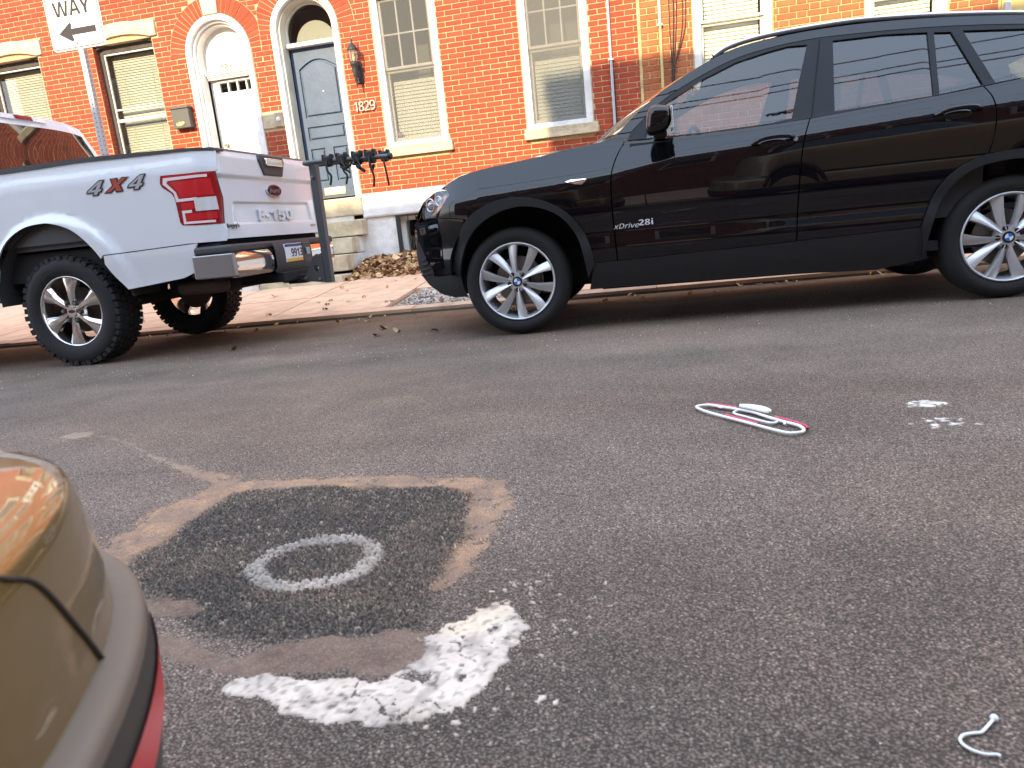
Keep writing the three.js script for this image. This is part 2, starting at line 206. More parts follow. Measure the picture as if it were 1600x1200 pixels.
{
  const P0 = -2.745, S = 1.275, pit = [-2.66, -1.35, -7.95, -7.02];
  for (let k = -8; k < 9; k++) {
    const x0 = P0 + (k - 1) * S, x1 = x0 + S;
    part('slab', slab(x0, x1, -10, -8.0, .06, walk, rr(-.002, .002)), slabM[(k + 16) % 3], walkG);
    if (k !== 1) part('slab', slab(x0, x1, -8.0, -6.98, .06, walk, rr(-.002, .002)), slabM[(k + 17) % 3], walkG);
    else { part('slab', slab(x0 + .085, x0 + .09 + .02, -8, -6.98, .06, walk), slabM[0], walkG); part('slab', slab(-1.35, x1 + .125, -8.0, -6.98, .06, walk), slabM[1], walkG); }
  }
  part('slab', slab(P0 + S - .0, P0 + S + .125, -8, -7, .05, walk, -.01), slabM[2], walkG);
  // gravel tree pit let into the pavement
  const gM = std(C(.45, .40, .36), .95), sg = new THREE.IcosahedronGeometry(1, 0), inst = new THREE.InstancedMesh(sg, gM, 1500), m = new THREE.Matrix4(), q = new THREE.Quaternion(), e = new THREE.Euler();
  for (let i = 0; i < 1500; i++) { const x = rr(pit[0], pit[1]), z = rr(pit[2], pit[3]), r = rr(.008, .022); e.set(rr(0, 6), rr(0, 6), rr(0, 6)); q.setFromEuler(e); m.compose(new THREE.Vector3(x, walk(x, z) - .022 + rr(0, .016), z), q, new THREE.Vector3(r * rr(.8, 1.4), r * .7, r)); inst.setMatrixAt(i, m); const t = rr(.5, 1.5); inst.setColorAt(i, C(t * rr(.85, 1.1), t * .93, t * .88)); }
  inst.name = 'gravel'; inst.castShadow = inst.receiveShadow = true; inst.userData = { label: 'grey gravel in the tree pit behind the kerb', kind: 'stuff' }; scene.add(inst);
}
const kerbG = struct(thing('kerb', 'low worn stone kerb along the far gutter', 'kerb')); delete kerbG.userData.category;
for (let k = 0; k < 20; k++) { const x0 = -24 + k * 2.4, g = slab(x0, x0 + 2.4, -6.985, KZ, .25, walk, rr(-.004, .003), .003); part('kerb_stone', g, [kerbM, slabM[1], slabM[0]][k % 3], kerbG); }
{
  const nw = struct(thing('near_sidewalk', 'concrete sidewalk on the near side of the street', 'sidewalk')); delete nw.userData.category;
  for (let k = 0; k < 20; k++) part('slab', slab(-24 + k * 2.4, -21.6 + k * 2.4, 1.5, 4.4, .3, (x, z) => .0085 * x + .10 + .02 * (z - 1.5)), slabM[k % 3], nw);
  const land = struct(solo('ground', slab(-150, 150, -150, 150, .5, (x, z) => -1.1), std(C(.12, .11, .09), 1), 'bare ground under the street', 'ground')); delete land.userData.category;
}
// ---------------------------------------------------------------- fallen leaves
const leafGeo = [0, 1, 2].map(v => { // small curled leaf with pointed lobes
  const P = [], ring = 11, idx = []; P.push([0, .004, 0]);
  for (let i = 0; i < ring; i++) { const a = i / ring * 2 * Math.PI, r = (v === 2 ? .55 + .45 * Math.abs(Math.cos(a)) : .62 + .38 * ((i % 2) ? 1 : .2)) * .034 * (1 + .3 * Math.cos(a)), x = r * Math.cos(a) * 1.25, z = r * Math.sin(a); P.push([x, .012 * Math.sin(a * 2 + v) + x * x * (v - 1) * 9 + z * z * 14, z]); }
  for (let i = 1; i <= ring; i++) idx.push(0, i % ring + 1, i); const g = new THREE.BufferGeometry(); g.setAttribute('position', new THREE.Float32BufferAttribute(P.flat(), 3)); g.setIndex(idx); g.computeVertexNormals(); g.computeBoundingBox(); g.translate(0, -g.boundingBox.min.y, 0); return g;
});
const leafCols = [C(.30, .16, .07), C(.22, .11, .05), C(.38, .24, .11), C(.42, .30, .16), C(.16, .08, .04), C(.5, .27, .06)];
const leafM = leafCols.map(c => std(c, .85, { side: THREE.DoubleSide }));
{
  const n = 3800, pile = new THREE.InstancedMesh(leafGeo[0], std(C(1, 1, 1), .85, { side: THREE.DoubleSide }), n), m = new THREE.Matrix4(), q = new THREE.Quaternion(), e = new THREE.Euler();
  const top = (x, z) => { const a = sst(-4.14, -3.95, x) * sst(-1.0, -1.8, x), b = sst(-9.10 - .2 * vn(x * 3, 1), -9.6, z); return .17 * a * b * (.8 + .4 * vn(x * 4, z * 4, 7)); };
  for (let i = 0; i < n; i++) { const x = rr(-4.08, -1.3), z = rr(-9.98, -9.12), h = top(x, z); if (h < .004 && rnd() < .8) { i--; continue; } const y = walk(x, z) + h * Math.sqrt(rr(.3, 1)), s = rr(.8, 1.7); e.set(rr(-.9, .9), rr(0, 6.3), rr(-.9, .9)); q.setFromEuler(e); m.compose(new THREE.Vector3(x, y, z), q, new THREE.Vector3(s, s, s)); pile.setMatrixAt(i, m); const c = leafCols[(rnd() * 5) | 0], t = rr(.9, 2.0); pile.setColorAt(i, C(c.r * t, c.g * t, c.b * t)); }
  pile.name = 'leaf_pile'; pile.castShadow = pile.receiveShadow = true; pile.userData = { label: 'heap of dry brown leaves against the white basement wall', kind: 'stuff' }; scene.add(pile);
  const leaf = (x, z, f, label, group, s = rr(.55, .95)) => { const o = solo('fallen_leaf', leafGeo[(rnd() * 3) | 0], leafM[(rnd() * 6) | 0], label, 'leaf', group); o.position.set(x, f(x, z) + .002, z); o.rotation.y = rr(0, 6.3); o.scale.setScalar(s); };
  for (let i = 0; i < 46; i++) leaf(rr(-6.6, -1.4), rr(-9.0, -7.0), walk, 'dry brown leaf lying on the tan sidewalk', 'leaves on the sidewalk');
  for (let i = 0; i < 46; i++) { const x = rr(-6.6, 2.2), k = x < -3.2 ? 0 : x < -1.6 ? 1 : 2; leaf(x, -6.78 + Math.pow(rnd(), 2) * .45, (a, b) => road(a, b) - .006, ['dry leaf in the gutter under the white truck', 'dry leaf in the gutter between truck and black car', 'dry leaf in the gutter under the black car'][k], ['leaves under the truck', 'leaves in the open gutter', 'leaves under the black car'][k]); }
  for (let i = 0; i < 12; i++) leaf(rr(-2.66, -1.4), rr(-7.9, -7.05), walk, 'dry leaf lying on the gravel pit', 'leaves on the gravel');
  for (const [x, z] of [[-3.33, -5.10], [-2.296, -5.748], [-2.17, -5.278], [-1.702, -5.271], [-2.047, -5.412], [-2.26, -5.70]]) leaf(x, z, (a, b) => road(a, b) - .006, 'dry leaf out on the asphalt between the two vehicles', 'leaves on the asphalt', .95);
  // pale grit and glass crumbs
  const cg = new THREE.TetrahedronGeometry(1), gr = new THREE.InstancedMesh(cg, std(C(.66, .60, .52), .5), 700);
  for (let i = 0; i < 700; i++) { const far = i % 2, x = far ? rr(-5, 2.4) : rr(-1.4, 1.1), z = far ? rr(-5.2, -3.9) - .35 * rnd() : rr(-2.6, -.75), r = far ? rr(.0015, .0045) : rr(.0010, .0024); e.set(rr(0, 6), rr(0, 6), rr(0, 6)); q.setFromEuler(e); m.compose(new THREE.Vector3(x, road(x, z) + (far ? -.004 : .001), z), q, new THREE.Vector3(r, r, r)); gr.setMatrixAt(i, m); }
  gr.name = 'grit'; gr.castShadow = gr.receiveShadow = true; gr.userData = { label: 'pale grit and glass crumbs strewn over the road', kind: 'stuff' }; scene.add(gr);
}
// ---------------------------------------------------------------- houses across the street
const WZ = -10;
const white = std(C(.80, .78, .74), .55, { map: grainT, bumpMap: bumpT, bumpScale: .0006 });
const creamP = std(C(.62, .58, .49), .6, { map: grainT });
const stoneM = std(C(.66, .55, .36), .85, { map: grainT2, bumpMap: bumpT, bumpScale: .003 });
const stoneM2 = std(C(.60, .47, .33), .85, { map: grainT2, bumpMap: bumpT, bumpScale: .003 });
const stepWhite = std(C(.74, .70, .64), .8, { map: grainT, bumpMap: bumpT, bumpScale: .002 });
const alu = std(C(.62, .62, .62), .4, { metalness: .6 });
const blackIron = std(C(.018, .018, .018), .55);
const charred = std(C(.085, .075, .068), .9, { map: grainT2, bumpMap: bumpT, bumpScale: .004 });
const glassM = phys(C(.95, .97, .96), .015, { transmission: 1, thickness: 0, ior: 1.5 });
const dark = std(C(.02, .02, .022), .95);
const screenM = new THREE.MeshStandardMaterial({ color: C(.20, .20, .185), roughness: .9, transparent: true, opacity: .36 }), screenM2 = new THREE.MeshStandardMaterial({ color: C(.16, .165, .16), roughness: .9, transparent: true, opacity: .28 });  // second grey stands in for reflected sky and branches on upper panes
const roomM = std(C(.20, .19, .17), .95);  // kept lighter to imitate the grey reflection in the panes
const blindM = std(C(.78, .74, .62), .6, { side: THREE.DoubleSide });
function brickGeo(xb0, xb1, xt0, xt1, y0, y1, zf, dep, b = .0028) { // bevelled wedge or block, outer face at zf
  const o = [[xb0, y0], [xb1, y0], [xt1, y1], [xt0, y1]], cx = (xb0 + xb1 + xt0 + xt1) / 4, cy = (y0 + y1) / 2;
  return quadBlock(o, zf, dep, b);
}
function quadBlock(o, zf, dep, b) {
  const cx = o.reduce((s, p) => s + p[0], 0) / 4, cy = o.reduce((s, p) => s + p[1], 0) / 4;
  const inn = o.map(([x, y]) => { const dx = cx - x, dy = cy - y; return [x + Math.sign(dx) * Math.min(b, Math.abs(dx)), y + Math.sign(dy) * Math.min(b, Math.abs(dy))]; });
  const F = inn.map(p => [p[0], p[1], zf]), R = o.map(p => [p[0], p[1], zf - b]), B = o.map(p => [p[0], p[1], zf - dep]), P = [], q = (a, c, d, e) => P.push(a, c, d, a, d, e);
  q(F[0], F[1], F[2], F[3]); for (let i = 0; i < 4; i++) { const j = (i + 1) % 4; q(R[i], R[j], F[j], F[i]); q(B[i], B[j], R[j], R[i]); }
  const g = new THREE.BufferGeometry(); g.setAttribute('position', new THREE.Float32BufferAttribute(P.flat(), 3)); g.computeVertexNormals(); return muv(g);
}
function brickMats(base, spread) { return [0, 1, 2, 3, 4, 5].map(i => { const t = 1 + spread * (hash(i, 3, 1) - .5) * 2, h = 1 + spread * .7 * (hash(i, 5, 2) - .5) * 2; return std(C(base[0] * t, base[1] * t * h, base[2] * t * h), .88, { map: grainT, bumpMap: bumpT, bumpScale: .0016 }); }); }
const redB = brickMats([.35, .052, .0185], .16), palB = brickMats([.385, .108, .040], .16);
const mortarM = std(C(.58, .43, .25), .95, { map: grainT2, bumpMap: bumpT, bumpScale: .004 }), mortarM2 = std(C(.60, .47, .22), .95, { map: grainT2, bumpMap: bumpT, bumpScale: .004 });
const vcBrick = new THREE.MeshStandardMaterial({ vertexColors: true, roughness: .88, map: grainT, bumpMap: bumpT, bumpScale: .0016 });
const RING = .235, SPLIT = -5.22;
function blocked(ops, y) { const out = []; for (const o of ops) { if (o.arch) { if (y < o.y0) continue; if (y < o.ys) out.push([o.cx - o.r, o.cx + o.r]); else { const R = o.r + RING, d = y - o.ys; if (d < R) { const w = Math.sqrt(R * R - d * d); out.push([o.cx - w, o.cx + w]); } if (d < .75 && o.key) out.push([o.cx - .13, o.cx + .13]); } } else if (y > o.y0 && y < o.y1) out.push([o.x0, o.x1]); } return out; }
function buildBricks(H, x0, x1, yb, yt, ops, st) {
  const { pitch, len, joint, mats, header } = st, rest = [], cand = [];
  const n = Math.ceil((yt - yb) / pitch);
  for (let r = 0; r < n; r++) {
    const y0 = yb + r * pitch + joint / 2, y1 = yb + (r + 1) * pitch - joint / 2; let x = x0 - (r % 2) * (header ? .155 : len / 2) - hash(r, 1, 5) * .008, k = 0;
    const b0 = blocked(ops, y0 - .001), b1 = blocked(ops, y1 + .001), ym = (y0 + y1) / 2;
    while (x < x1) {
      const L = header && (k % 2) ? header : len * (1 + .012 * (hash(r, k, 8) - .5)); const a = x + joint / 2, b = x + L - joint / 2; x += L; k++;
      let segs = [[a, b, a, b]]; // bottom x0,x1, top x0,x1
      const cut = (list, lo) => { for (const [p, q] of list) segs = segs.flatMap(s => { const i0 = lo ? 0 : 2, i1 = i0 + 1; if (q <= s[i0] || p >= s[i1]) return [s]; const r2 = []; if (p - joint > s[i0] + .012) { const c = [...s]; c[i1] = p - joint; if (c[lo ? 3 : 1] > c[lo ? 2 : 0]) { const ot = lo ? 3 : 1; c[ot] = Math.min(c[ot], Math.max(c[i1], c[lo ? 2 : 0] + .006) + (list === b0 || list === b1 ? .09 : 0)); } r2.push(c); } if (q + joint < s[i1] - .012) { const c = [...s]; c[i0] = q + joint; const ot = lo ? 2 : 0; c[ot] = Math.max(c[ot], c[i0] - .09); r2.push(c); } return r2; }); };
      cut(b0, true); cut(b1, false);
      for (let s of segs) { s = [Math.max(s[0], x0), Math.min(s[1], x1), Math.max(s[2], x0), Math.min(s[3], x1)]; if (s[1] - s[0] < .01 || s[3] - s[2] < .006) continue; const id = (hash(r, k, 2) * 6) | 0, z = WZ + (hash(r, k, 9) - .5) * .003, full = s[0] === a && s[1] === b && s[2] === a && s[3] === b; cand.push({ s, y0, y1, z, id, full, d: Math.hypot((s[0] + s[1]) / 2, ym - .72, 10), vis: ym > st.vy0 && ym < st.vy1 && s[0] > st.vx0 && s[1] < st.vx1 && st.seen((s[0] + s[1]) / 2, ym) }); }
    }
  }
  cand.sort((p, q) => (q.vis && q.full) - (p.vis && p.full) || p.d - q.d);
  const shared = new Map();
  cand.forEach((c, i) => {
    if (i < 300 && c.full && c.vis) { const L = (c.s[1] - c.s[0]), key = Math.round(L * 500), gg = shared.get(key) ?? brickGeo(-L / 2, L / 2, -L / 2, L / 2, -(c.y1 - c.y0) / 2, (c.y1 - c.y0) / 2, 0, .05); shared.set(key, gg); const m = part('brick', gg, mats[c.id], H); m.position.add(new THREE.Vector3((c.s[0] + c.s[1]) / 2, (c.y0 + c.y1) / 2, c.z)); }
    else { const g = brickGeo(c.s[0], c.s[1], c.s[2], c.s[3], c.y0, c.y1, c.z, .05), cl = mats[c.id].color, q = g.attributes.position.count, a = new Float32Array(q * 3), ux = hash(i, 7, 1), uy = hash(i, 7, 2); for (let v = 0; v < q; v++) { a.set([cl.r, cl.g, cl.b], 3 * v); g.attributes.uv.setXY(v, g.attributes.uv.getX(v) + ux, g.attributes.uv.getY(v) + uy); } g.setAttribute('color', new THREE.BufferAttribute(a, 3)); rest.push(g); }
  });
  const m = part('brick_courses', mergeGeometries(rest), vcBrick, H); m.userData.kind = 'stuff';
}
function wallGeo(x0, x1, y0, y1, ops, z0, z1) {
  const s = shapeOf([[x0, y0], [x1, y0], [x1, y1], [x0, y1]]);
  for (const o of ops) { const h = new THREE.Path(); if (o.arch) { const yb = Math.max(o.y0, y0 + .001); h.moveTo(o.cx - o.r, yb); h.lineTo(o.cx + o.r, yb); h.lineTo(o.cx + o.r, o.ys); h.absarc(o.cx, o.ys, o.r, 0, Math.PI, false); h.lineTo(o.cx - o.r, yb); } else { h.moveTo(o.x0, o.y0); h.lineTo(o.x1, o.y0); h.lineTo(o.x1, o.y1); h.lineTo(o.x0, o.y1); h.closePath(); } s.holes.push(h); }
  return extr(s, z0, z1);
}
function archRing(H, o, mats, lim) { // radial bricks round a door head, cut where two rings meet
  const n = Math.round(Math.PI * (o.r + .03) / .058), R0 = o.r + .006;
  for (let i = 0; i < n; i++) {
    const a0 = Math.PI * i / n + .006, a1 = Math.PI * (i + 1) / n - .006, am = (a0 + a1) / 2; if (o.key && Math.abs(am - Math.PI / 2) < .19) continue;
    const out = a => { let R = o.r + RING; const c = Math.cos(a); if (lim) { const d = (lim - o.cx); if (d > 0 && c > 0) R = Math.min(R, (d - .006) / c); if (d < 0 && c < 0) R = Math.min(R, (d + .006) / c); } return Math.max(R, R0 + .02); };
    const P = (a, r) => [o.cx + r * Math.cos(a), o.ys + r * Math.sin(a)];
    const t = .0055; const q = [P(a1 - t / R0 * .4, R0), P(a0 + t / R0 * .4, R0), P(a0, out(a0)), P(a1, out(a1))];
    part('voussoir', quadBlock(q.reverse().reverse(), WZ + .001 + (hash(i, 2, 6) - .5) * .003, .05, .0025), mats[(hash(i, 4, 4) * 6) | 0], H);
  }
}
// ---- windows
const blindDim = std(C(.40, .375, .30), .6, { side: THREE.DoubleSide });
function blind(W, x0, x1, y0, y1, z, pitch = .026, m = blindM) { const a = []; for (let y = y0; y < y1; y += pitch) { const g = new THREE.BoxGeometry(x1 - x0, .0012, pitch * 1.16); g.rotateX(1.22); g.translate((x0 + x1) / 2, y, z); a.push(g); } a.push(box(x0, x1, y0 - .03, y0 - .012, z - .012, z + .012)); for (const k of [.2, .8]) a.push(box(mix(x0, x1, k) - .001, mix(x0, x1, k) + .001, y0, y1, z + .014, z + .016)); return part('blind', a, m, W); }
const bar = (x0, x1, y0, y1, z, d = .035, r = .004) => rbox(x0, x1, y0, y1, z - d, z, r, 1);
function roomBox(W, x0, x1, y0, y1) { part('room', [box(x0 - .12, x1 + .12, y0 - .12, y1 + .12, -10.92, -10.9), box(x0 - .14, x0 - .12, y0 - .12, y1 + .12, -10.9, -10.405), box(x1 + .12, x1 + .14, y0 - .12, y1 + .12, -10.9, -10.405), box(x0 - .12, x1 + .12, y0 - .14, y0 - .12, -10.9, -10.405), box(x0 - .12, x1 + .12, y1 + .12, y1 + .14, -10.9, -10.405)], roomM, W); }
function whiteWindow(H, x0, x1, lites, label, ym = 2.895, y0 = 1.895, y1 = 3.88, blindTop = 2.78, six = true) {
  const W = grp('window', H, label), c = .092, z = WZ - .022, gx0 = x0 + c, gx1 = x1 - c;
  part('frame', [rbox(x0, x0 + c, y0, y1, z - .13, z, .006), rbox(x1 - c, x1, y0, y1, z - .13, z, .006), rbox(x0 + c, x1 - c, y1 - .09, y1, z - .13, z, .006), rbox(x0 + c, x1 - c, y0, y0 + .062, z - .13, z - .004, .006)], white, W);
  part('upper_sash', [bar(gx0, gx0 + .035, ym, y1 - .09, z - .045), bar(gx1 - .035, gx1, ym, y1 - .09, z - .045), bar(gx0 + .035, gx1 - .035, y1 - .125, y1 - .09, z - .045), bar(gx0 + .035, gx1 - .035, ym, ym + .035, z - .040, .04)], creamP, W);
  part('lower_sash', [bar(gx0, gx0 + .038, y0 + .062, ym - .03, z - .085), bar(gx1 - .038, gx1, y0 + .062, ym - .03, z - .085), bar(gx0 + .038, gx1 - .038, y0 + .062, y0 + .12, z - .085), bar(gx0, gx1, ym - .035, ym - .002, z - .075, .045)], creamP, W);
  const ux0 = gx0 + .035, ux1 = gx1 - .035, uy0 = ym + .035, uy1 = y1 - .125;
  if (six) { for (const k of [1 / 3, 2 / 3]) { const x = mix(ux0, ux1, k); part('muntin', bar(x - .011, x + .011, uy0, uy1, z - .048, .028), creamP, W); } const y = mix(uy0, uy1, .50); part('muntin', bar(ux0, ux1, y - .010, y + .010, z - .049, .026), creamP, W); for (let i = 0; i < 3; i++) for (let j = 0; j < 2; j++) part('pane', box(mix(ux0, ux1, i / 3), mix(ux0, ux1, (i + 1) / 3), mix(uy0, uy1, j / 2), mix(uy0, uy1, (j + 1) / 2), z - .064, z - .061), glassM, W); }
  else part('pane', box(ux0, ux1, uy0, uy1, z - .064, z - .061), glassM, W);
  part('pane', box(gx0 + .038, gx1 - .038, y0 + .12, ym - .035, z - .105, z - .102), glassM, W);
  if (six) part('screen_or_reflection', box(gx0 + .006, gx1 - .006, y0 + .064, y1 - .092, z - .036, z - .0355), lites === 6 ? screenM : screenM2, W);  // lantern-side sheet runs over the upper sash to imitate its grey reflection
  blind(W, gx0 + .05, gx1 - .05, y0 + (six ? .09 : .09), blindTop, z - .16, .047);
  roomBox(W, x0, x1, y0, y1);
  const sx = .032; part('sill', rbox(x0 - sx, x1 + sx * 1.9, y0 - .135, y0 - .004, -10.2, WZ + .065, .008), stoneM, W);
  return W;
}
function stormWindow(H, x0, x1, label, y0 = 1.88, ys = 3.80) { // dark weathered opening with aluminium storm sashes
  const W = grp('window', H, label), z = -10.11, cx = (x0 + x1) / 2, hw = (x1 - x0) / 2, rise = .075, R = (hw * hw + rise * rise) / (2 * rise);
  const arcP = (in_, dy) => { const a = []; for (let i = 0; i <= 16; i++) { const x = -hw + in_ + (2 * hw - 2 * in_) * i / 16; a.push([cx + x, ys + dy + Math.sqrt(R * R - x * x) - (R - rise)]); } return a; };
  { const o = arcP(0, 0), s = shapeOf([[x0, y0], [x1, y0], ...o.slice().reverse()]); const h = new THREE.Path(); [[x0 + .075, y0 + .03], [x1 - .055, y0 + .03], [x1 - .055, ys - .10], [x0 + .075, ys - .10]].forEach(([a, b], i) => i ? h.lineTo(a, b) : h.moveTo(a, b)); h.closePath(); s.holes.push(h); part('frame', extr(s, z - .08, z, .004, 1), charred, W); }
  { const lip = []; const o = arcP(-.0, .004), p = arcP(-.0, -.05); const s = shapeOf([...o, ...p.slice().reverse()]); part('head_trim', extr(s, z, z + .06, .004, 1), charred, W); }
  const gx0 = x0 + .075, gx1 = x1 - .055, gy1 = ys - .10, b = .022, mz = z - .012;
  part('storm_frame', [bar(gx0, gx0 + b, y0 + .03, gy1, mz, .03), bar(gx1 - b, gx1, y0 + .03, gy1, mz, .03), bar(gx0 + b, gx1 - b, gy1 - b, gy1, mz, .03), bar(gx0 + b, gx1 - b, 2.905, 2.93, mz + .004, .03), bar(gx0 + b, gx1 - b, 2.74, 2.785, mz + .006, .03)], alu, W);
  part('pane', box(gx0 + b, gx1 - b, 2.93, gy1 - b - .10, mz - .018, mz - .015), glassM, W); part('pane', box(gx0 + b, gx1 - b, y0 + .05, 2.74, mz - .024, mz - .021), glassM, W);
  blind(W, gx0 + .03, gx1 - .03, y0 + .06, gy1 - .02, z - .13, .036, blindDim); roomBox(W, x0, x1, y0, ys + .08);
  const o = arcP(-.09, 0), top = ys + .245; part('lintel', extr(shapeOf([[x0 - .09, ys + .01], ...arcP(0, .006).map(p => p), [x1 + .10, ys + .01], [x1 + .10, top - .03], ...arcP(-.0, .18).reverse().map(([x, y]) => [x, y]), [x0 - .09, top - .03]]), -10.15, WZ + .03, .006, 1), stoneM, W);
  part('sill', rbox(x0 - .05, x1 + .05, y0 - .13, y0 - .003, -10.2, WZ + .06, .008), stoneM, W);
  part('brick_reveal', revealBricks(x0, y0, ys), redB[1], W); return W;
}
function revealBricks(x, y0, y1) { const a = []; let r = 0; for (let y = y0; y < y1 - .02; y += .0666, r++) { const s = (r % 2) ? -10.045 : -10.075; for (const [p, q] of [[s, -10.006], [-10.104, s - .009]]) { const g = new THREE.BoxGeometry(.012, .057, q - p); g.translate(x + .0035, y + .033, (p + q) / 2); a.push(muv(g)); } } return merge(a); }
function archFrame(cx, ys, ro, ri, yb, z0, z1, bev) { const s = new THREE.Shape(); s.moveTo(cx - ro, yb); s.lineTo(cx - ri, yb); s.lineTo(cx - ri, ys); s.absarc(cx, ys, ri, Math.PI, 0, true); s.lineTo(cx + ri, yb); s.lineTo(cx + ro, yb); s.lineTo(cx + ro, ys); s.absarc(cx, ys, ro, 0, Math.PI, false); s.lineTo(cx - ro, yb); return extr(s, z0, z1, bev); }
const archFill = (cx, ys, r, yb, z0, z1) => { const s = new THREE.Shape(); s.moveTo(cx - r, yb); s.lineTo(cx + r, yb); s.lineTo(cx + r, ys); s.absarc(cx, ys, r, 0, Math.PI, false); s.lineTo(cx - r, yb); return extr(s, z0, z1); };
// ---- the three houses
const redSt = { pitch: .0666, len: .2222, joint: .0105, mats: redB }, palSt = { pitch: .0755, len: .238, header: .118, joint: .012, mats: palB };
const upWin = xs => xs.map(x => ({ x0: x, x1: x + .9, y0: 4.9, y1: 6.6 }));
const WHITE_D = { arch: 1, cx: -5.893, r: .508, ys: 3.45, y0: 1.0, key: 1 }, BLUE_D = { arch: 1, cx: -4.552, r: .499, ys: 3.575, y0: 1.0, key: 1 };
const HL = thing('brick_rowhouse', 'red brick rowhouse with white arched door and dark storm windows', 'house', [-9.5, .2, -10]);
const HM = thing('brick_rowhouse', 'red brick rowhouse with blue arched door and house number', 'house', [-2.6, .2, -10]);
const HR = thing('brick_rowhouse', 'paler orange brick rowhouse with thick joints behind the black car', 'house', [4, .2, -10]);
{
  const opL = [{ x0: -7.89, x1: -6.90, y0: 1.75, y1: 4.05 }, { x0: -9.82, x1: -8.83, y0: 1.75, y1: 4.05 }, { x0: -12.5, x1: -11.5, y0: 1.75, y1: 4.05 }, WHITE_D, ...upWin([-7.9, -9.8, -12.4])];
  const holeL = opL.map(o => o.arch ? o : { ...o, y1: o.y1 > 6 ? o.y1 : 3.80 });
  part('mortar_wall', wallGeo(-14, SPLIT, 1.313, 8.6, holeL, -10.4, -10.006), mortarM, HL);
  const opLb = [{ x0: -7.985, x1: -6.80, y0: 3.80, y1: 4.045 }, { x0: -9.915, x1: -8.73, y0: 3.80, y1: 4.045 }, { x0: -12.6, x1: -11.4, y0: 3.80, y1: 4.045 }, ...opL.filter(o => o.arch || o.y1 > 6), { x0: -7.89, x1: -6.90, y0: 1.75, y1: 3.81 }, { x0: -9.82, x1: -8.83, y0: 1.75, y1: 3.81 }, { x0: -12.5, x1: -11.5, y0: 1.75, y1: 3.81 }, { x0: -5.39, x1: -5.0, y0: 2.345, y1: 2.57 }];
  buildBricks(HL, -14, SPLIT, 1.313, 7.2, opLb, { ...redSt, vx0: -9.2, vx1: SPLIT, vy0: 2.4, vy1: 4.2, seen: (x, y) => !(x < -7.9 && y < 2.9) });
  archRing(HL, WHITE_D, redB, SPLIT);
  part('keystone', quadBlock([[-6.005, 3.945], [-5.79, 3.945], [-5.765, 4.30], [-6.04, 4.30]], WZ + .035, .1, .006), stoneM, HL);
  stormWindow(HL, -7.89, -6.90, 'storm window beside the white door'); stormWindow(HL, -9.82, -8.83, 'storm window at the left edge'); stormWindow(HL, -12.5, -11.5);
  part('basement_wall', box(-14, SPLIT, -.2, 1.30, -10.4, -9.985), std(C(.62, .58, .52), .85, { map: grainT, bumpMap: bumpT, bumpScale: .003 }), HL);
  for (const x of [-7.9, -9.8, -12.4]) upperWindow(HL, x);
  part('cornice', [rbox(-14, SPLIT - .003, 8.4, 8.9, -10.3, -9.6, .04), rbox(-14, SPLIT - .003, 8.2, 8.4, -10.3, -9.8, .03)], creamP, HL); part('roof', box(-14, SPLIT, 8.61, 8.64, -18, -10.3), std(C(.06, .06, .06), .9), HL); part('side_wall', [box(-14, SPLIT, 0, 8.6, -18, -17.8), box(-14.2, -14, 0, 8.6, -18, -10)], redB[2], HL);
  // white door
  const D = grp('door', HL, 'white panelled door under a plain white arch'), { cx, ys } = WHITE_D;
  part('casing', archFrame(cx, ys, .506, .428, 1.27, -10.09, WZ + .012, .006), white, D);
  part('moulding', [archFrame(cx, ys, .43, .398, 1.27, -10.15, -10.04, .008), archFrame(cx, ys, .40, .372, 1.27, -10.22, -10.09, .008)], white, D);
  part('tympanum', archFill(cx, ys, .374, 3.17, -10.27, -10.225), white, D);
  part('transom', [rbox(cx - .372, cx + .372, 3.205, 3.235, -10.25, -10.165, .006), rbox(cx - .372, cx + .372, 3.18, 3.207, -10.25, -10.185, .006), rbox(cx - .372, cx + .372, 3.15, 3.182, -10.25, -10.205, .004)], white, D);
  const lx0 = cx - .372, lx1 = cx + .372, s = shapeOf([[lx0, 1.28], [lx1, 1.28], [lx1, 3.15], [lx0, 3.15]]), lite = i => [mix(-6.135, -5.545, i / 4) + .012, mix(-6.135, -5.545, (i + 1) / 4) - .012]; for (let i = 0; i < 4; i++) { const [a, b] = lite(i), h = new THREE.Path(); h.moveTo(a, 2.975); h.lineTo(b, 2.975); h.lineTo(b, 3.105); h.lineTo(a, 3.105); h.closePath(); s.holes.push(h); }
  part('leaf', extr(s, -10.32, -10.275, .003, 1), white, D); for (let i = 0; i < 4; i++) { const [a, b] = lite(i); part('pane', box(a, b, 2.975, 3.105, -10.30, -10.297), glassM, D); } part('lite_frame', [bar(-6.15, -5.53, 3.11, 3.135, -10.262, .015), bar(-6.15, -5.53, 2.945, 2.97, -10.262, .015)], white, D);
  part('door_back', box(lx0, lx1, 2.9, 3.15, -10.6, -10.58), dark, D);
  for (const [a, b, c, d] of [[-.31, -.03, 2.2, 2.85], [.03, .31, 2.2, 2.85], [-.31, -.03, 1.45, 2.05], [.03, .31, 1.45, 2.05]]) part('panel', extr(shapeOf([[cx + a, c], [cx + b, c], [cx + b, d], [cx + a, d]]), -10.282, -10.262, .012, 2), white, D);
  part('knob', new THREE.SphereGeometry(.032, 16, 12).translate(-6.155, 2.252, -10.22), std(C(.65, .55, .38), .25, { metalness: 1 }), D); part('rosette', cyl(.034, .03, [-6.155, 2.252, -10.275], [-6.155, 2.252, -10.255], 16), std(C(.6, .5, .35), .3, { metalness: 1 }), D);
  const num = text('183', regular, .085, .008, .001); num.translate(-5.93, 3.305, -10.223); part('numerals', num, std(C(.22, .20, .16), .6), D);
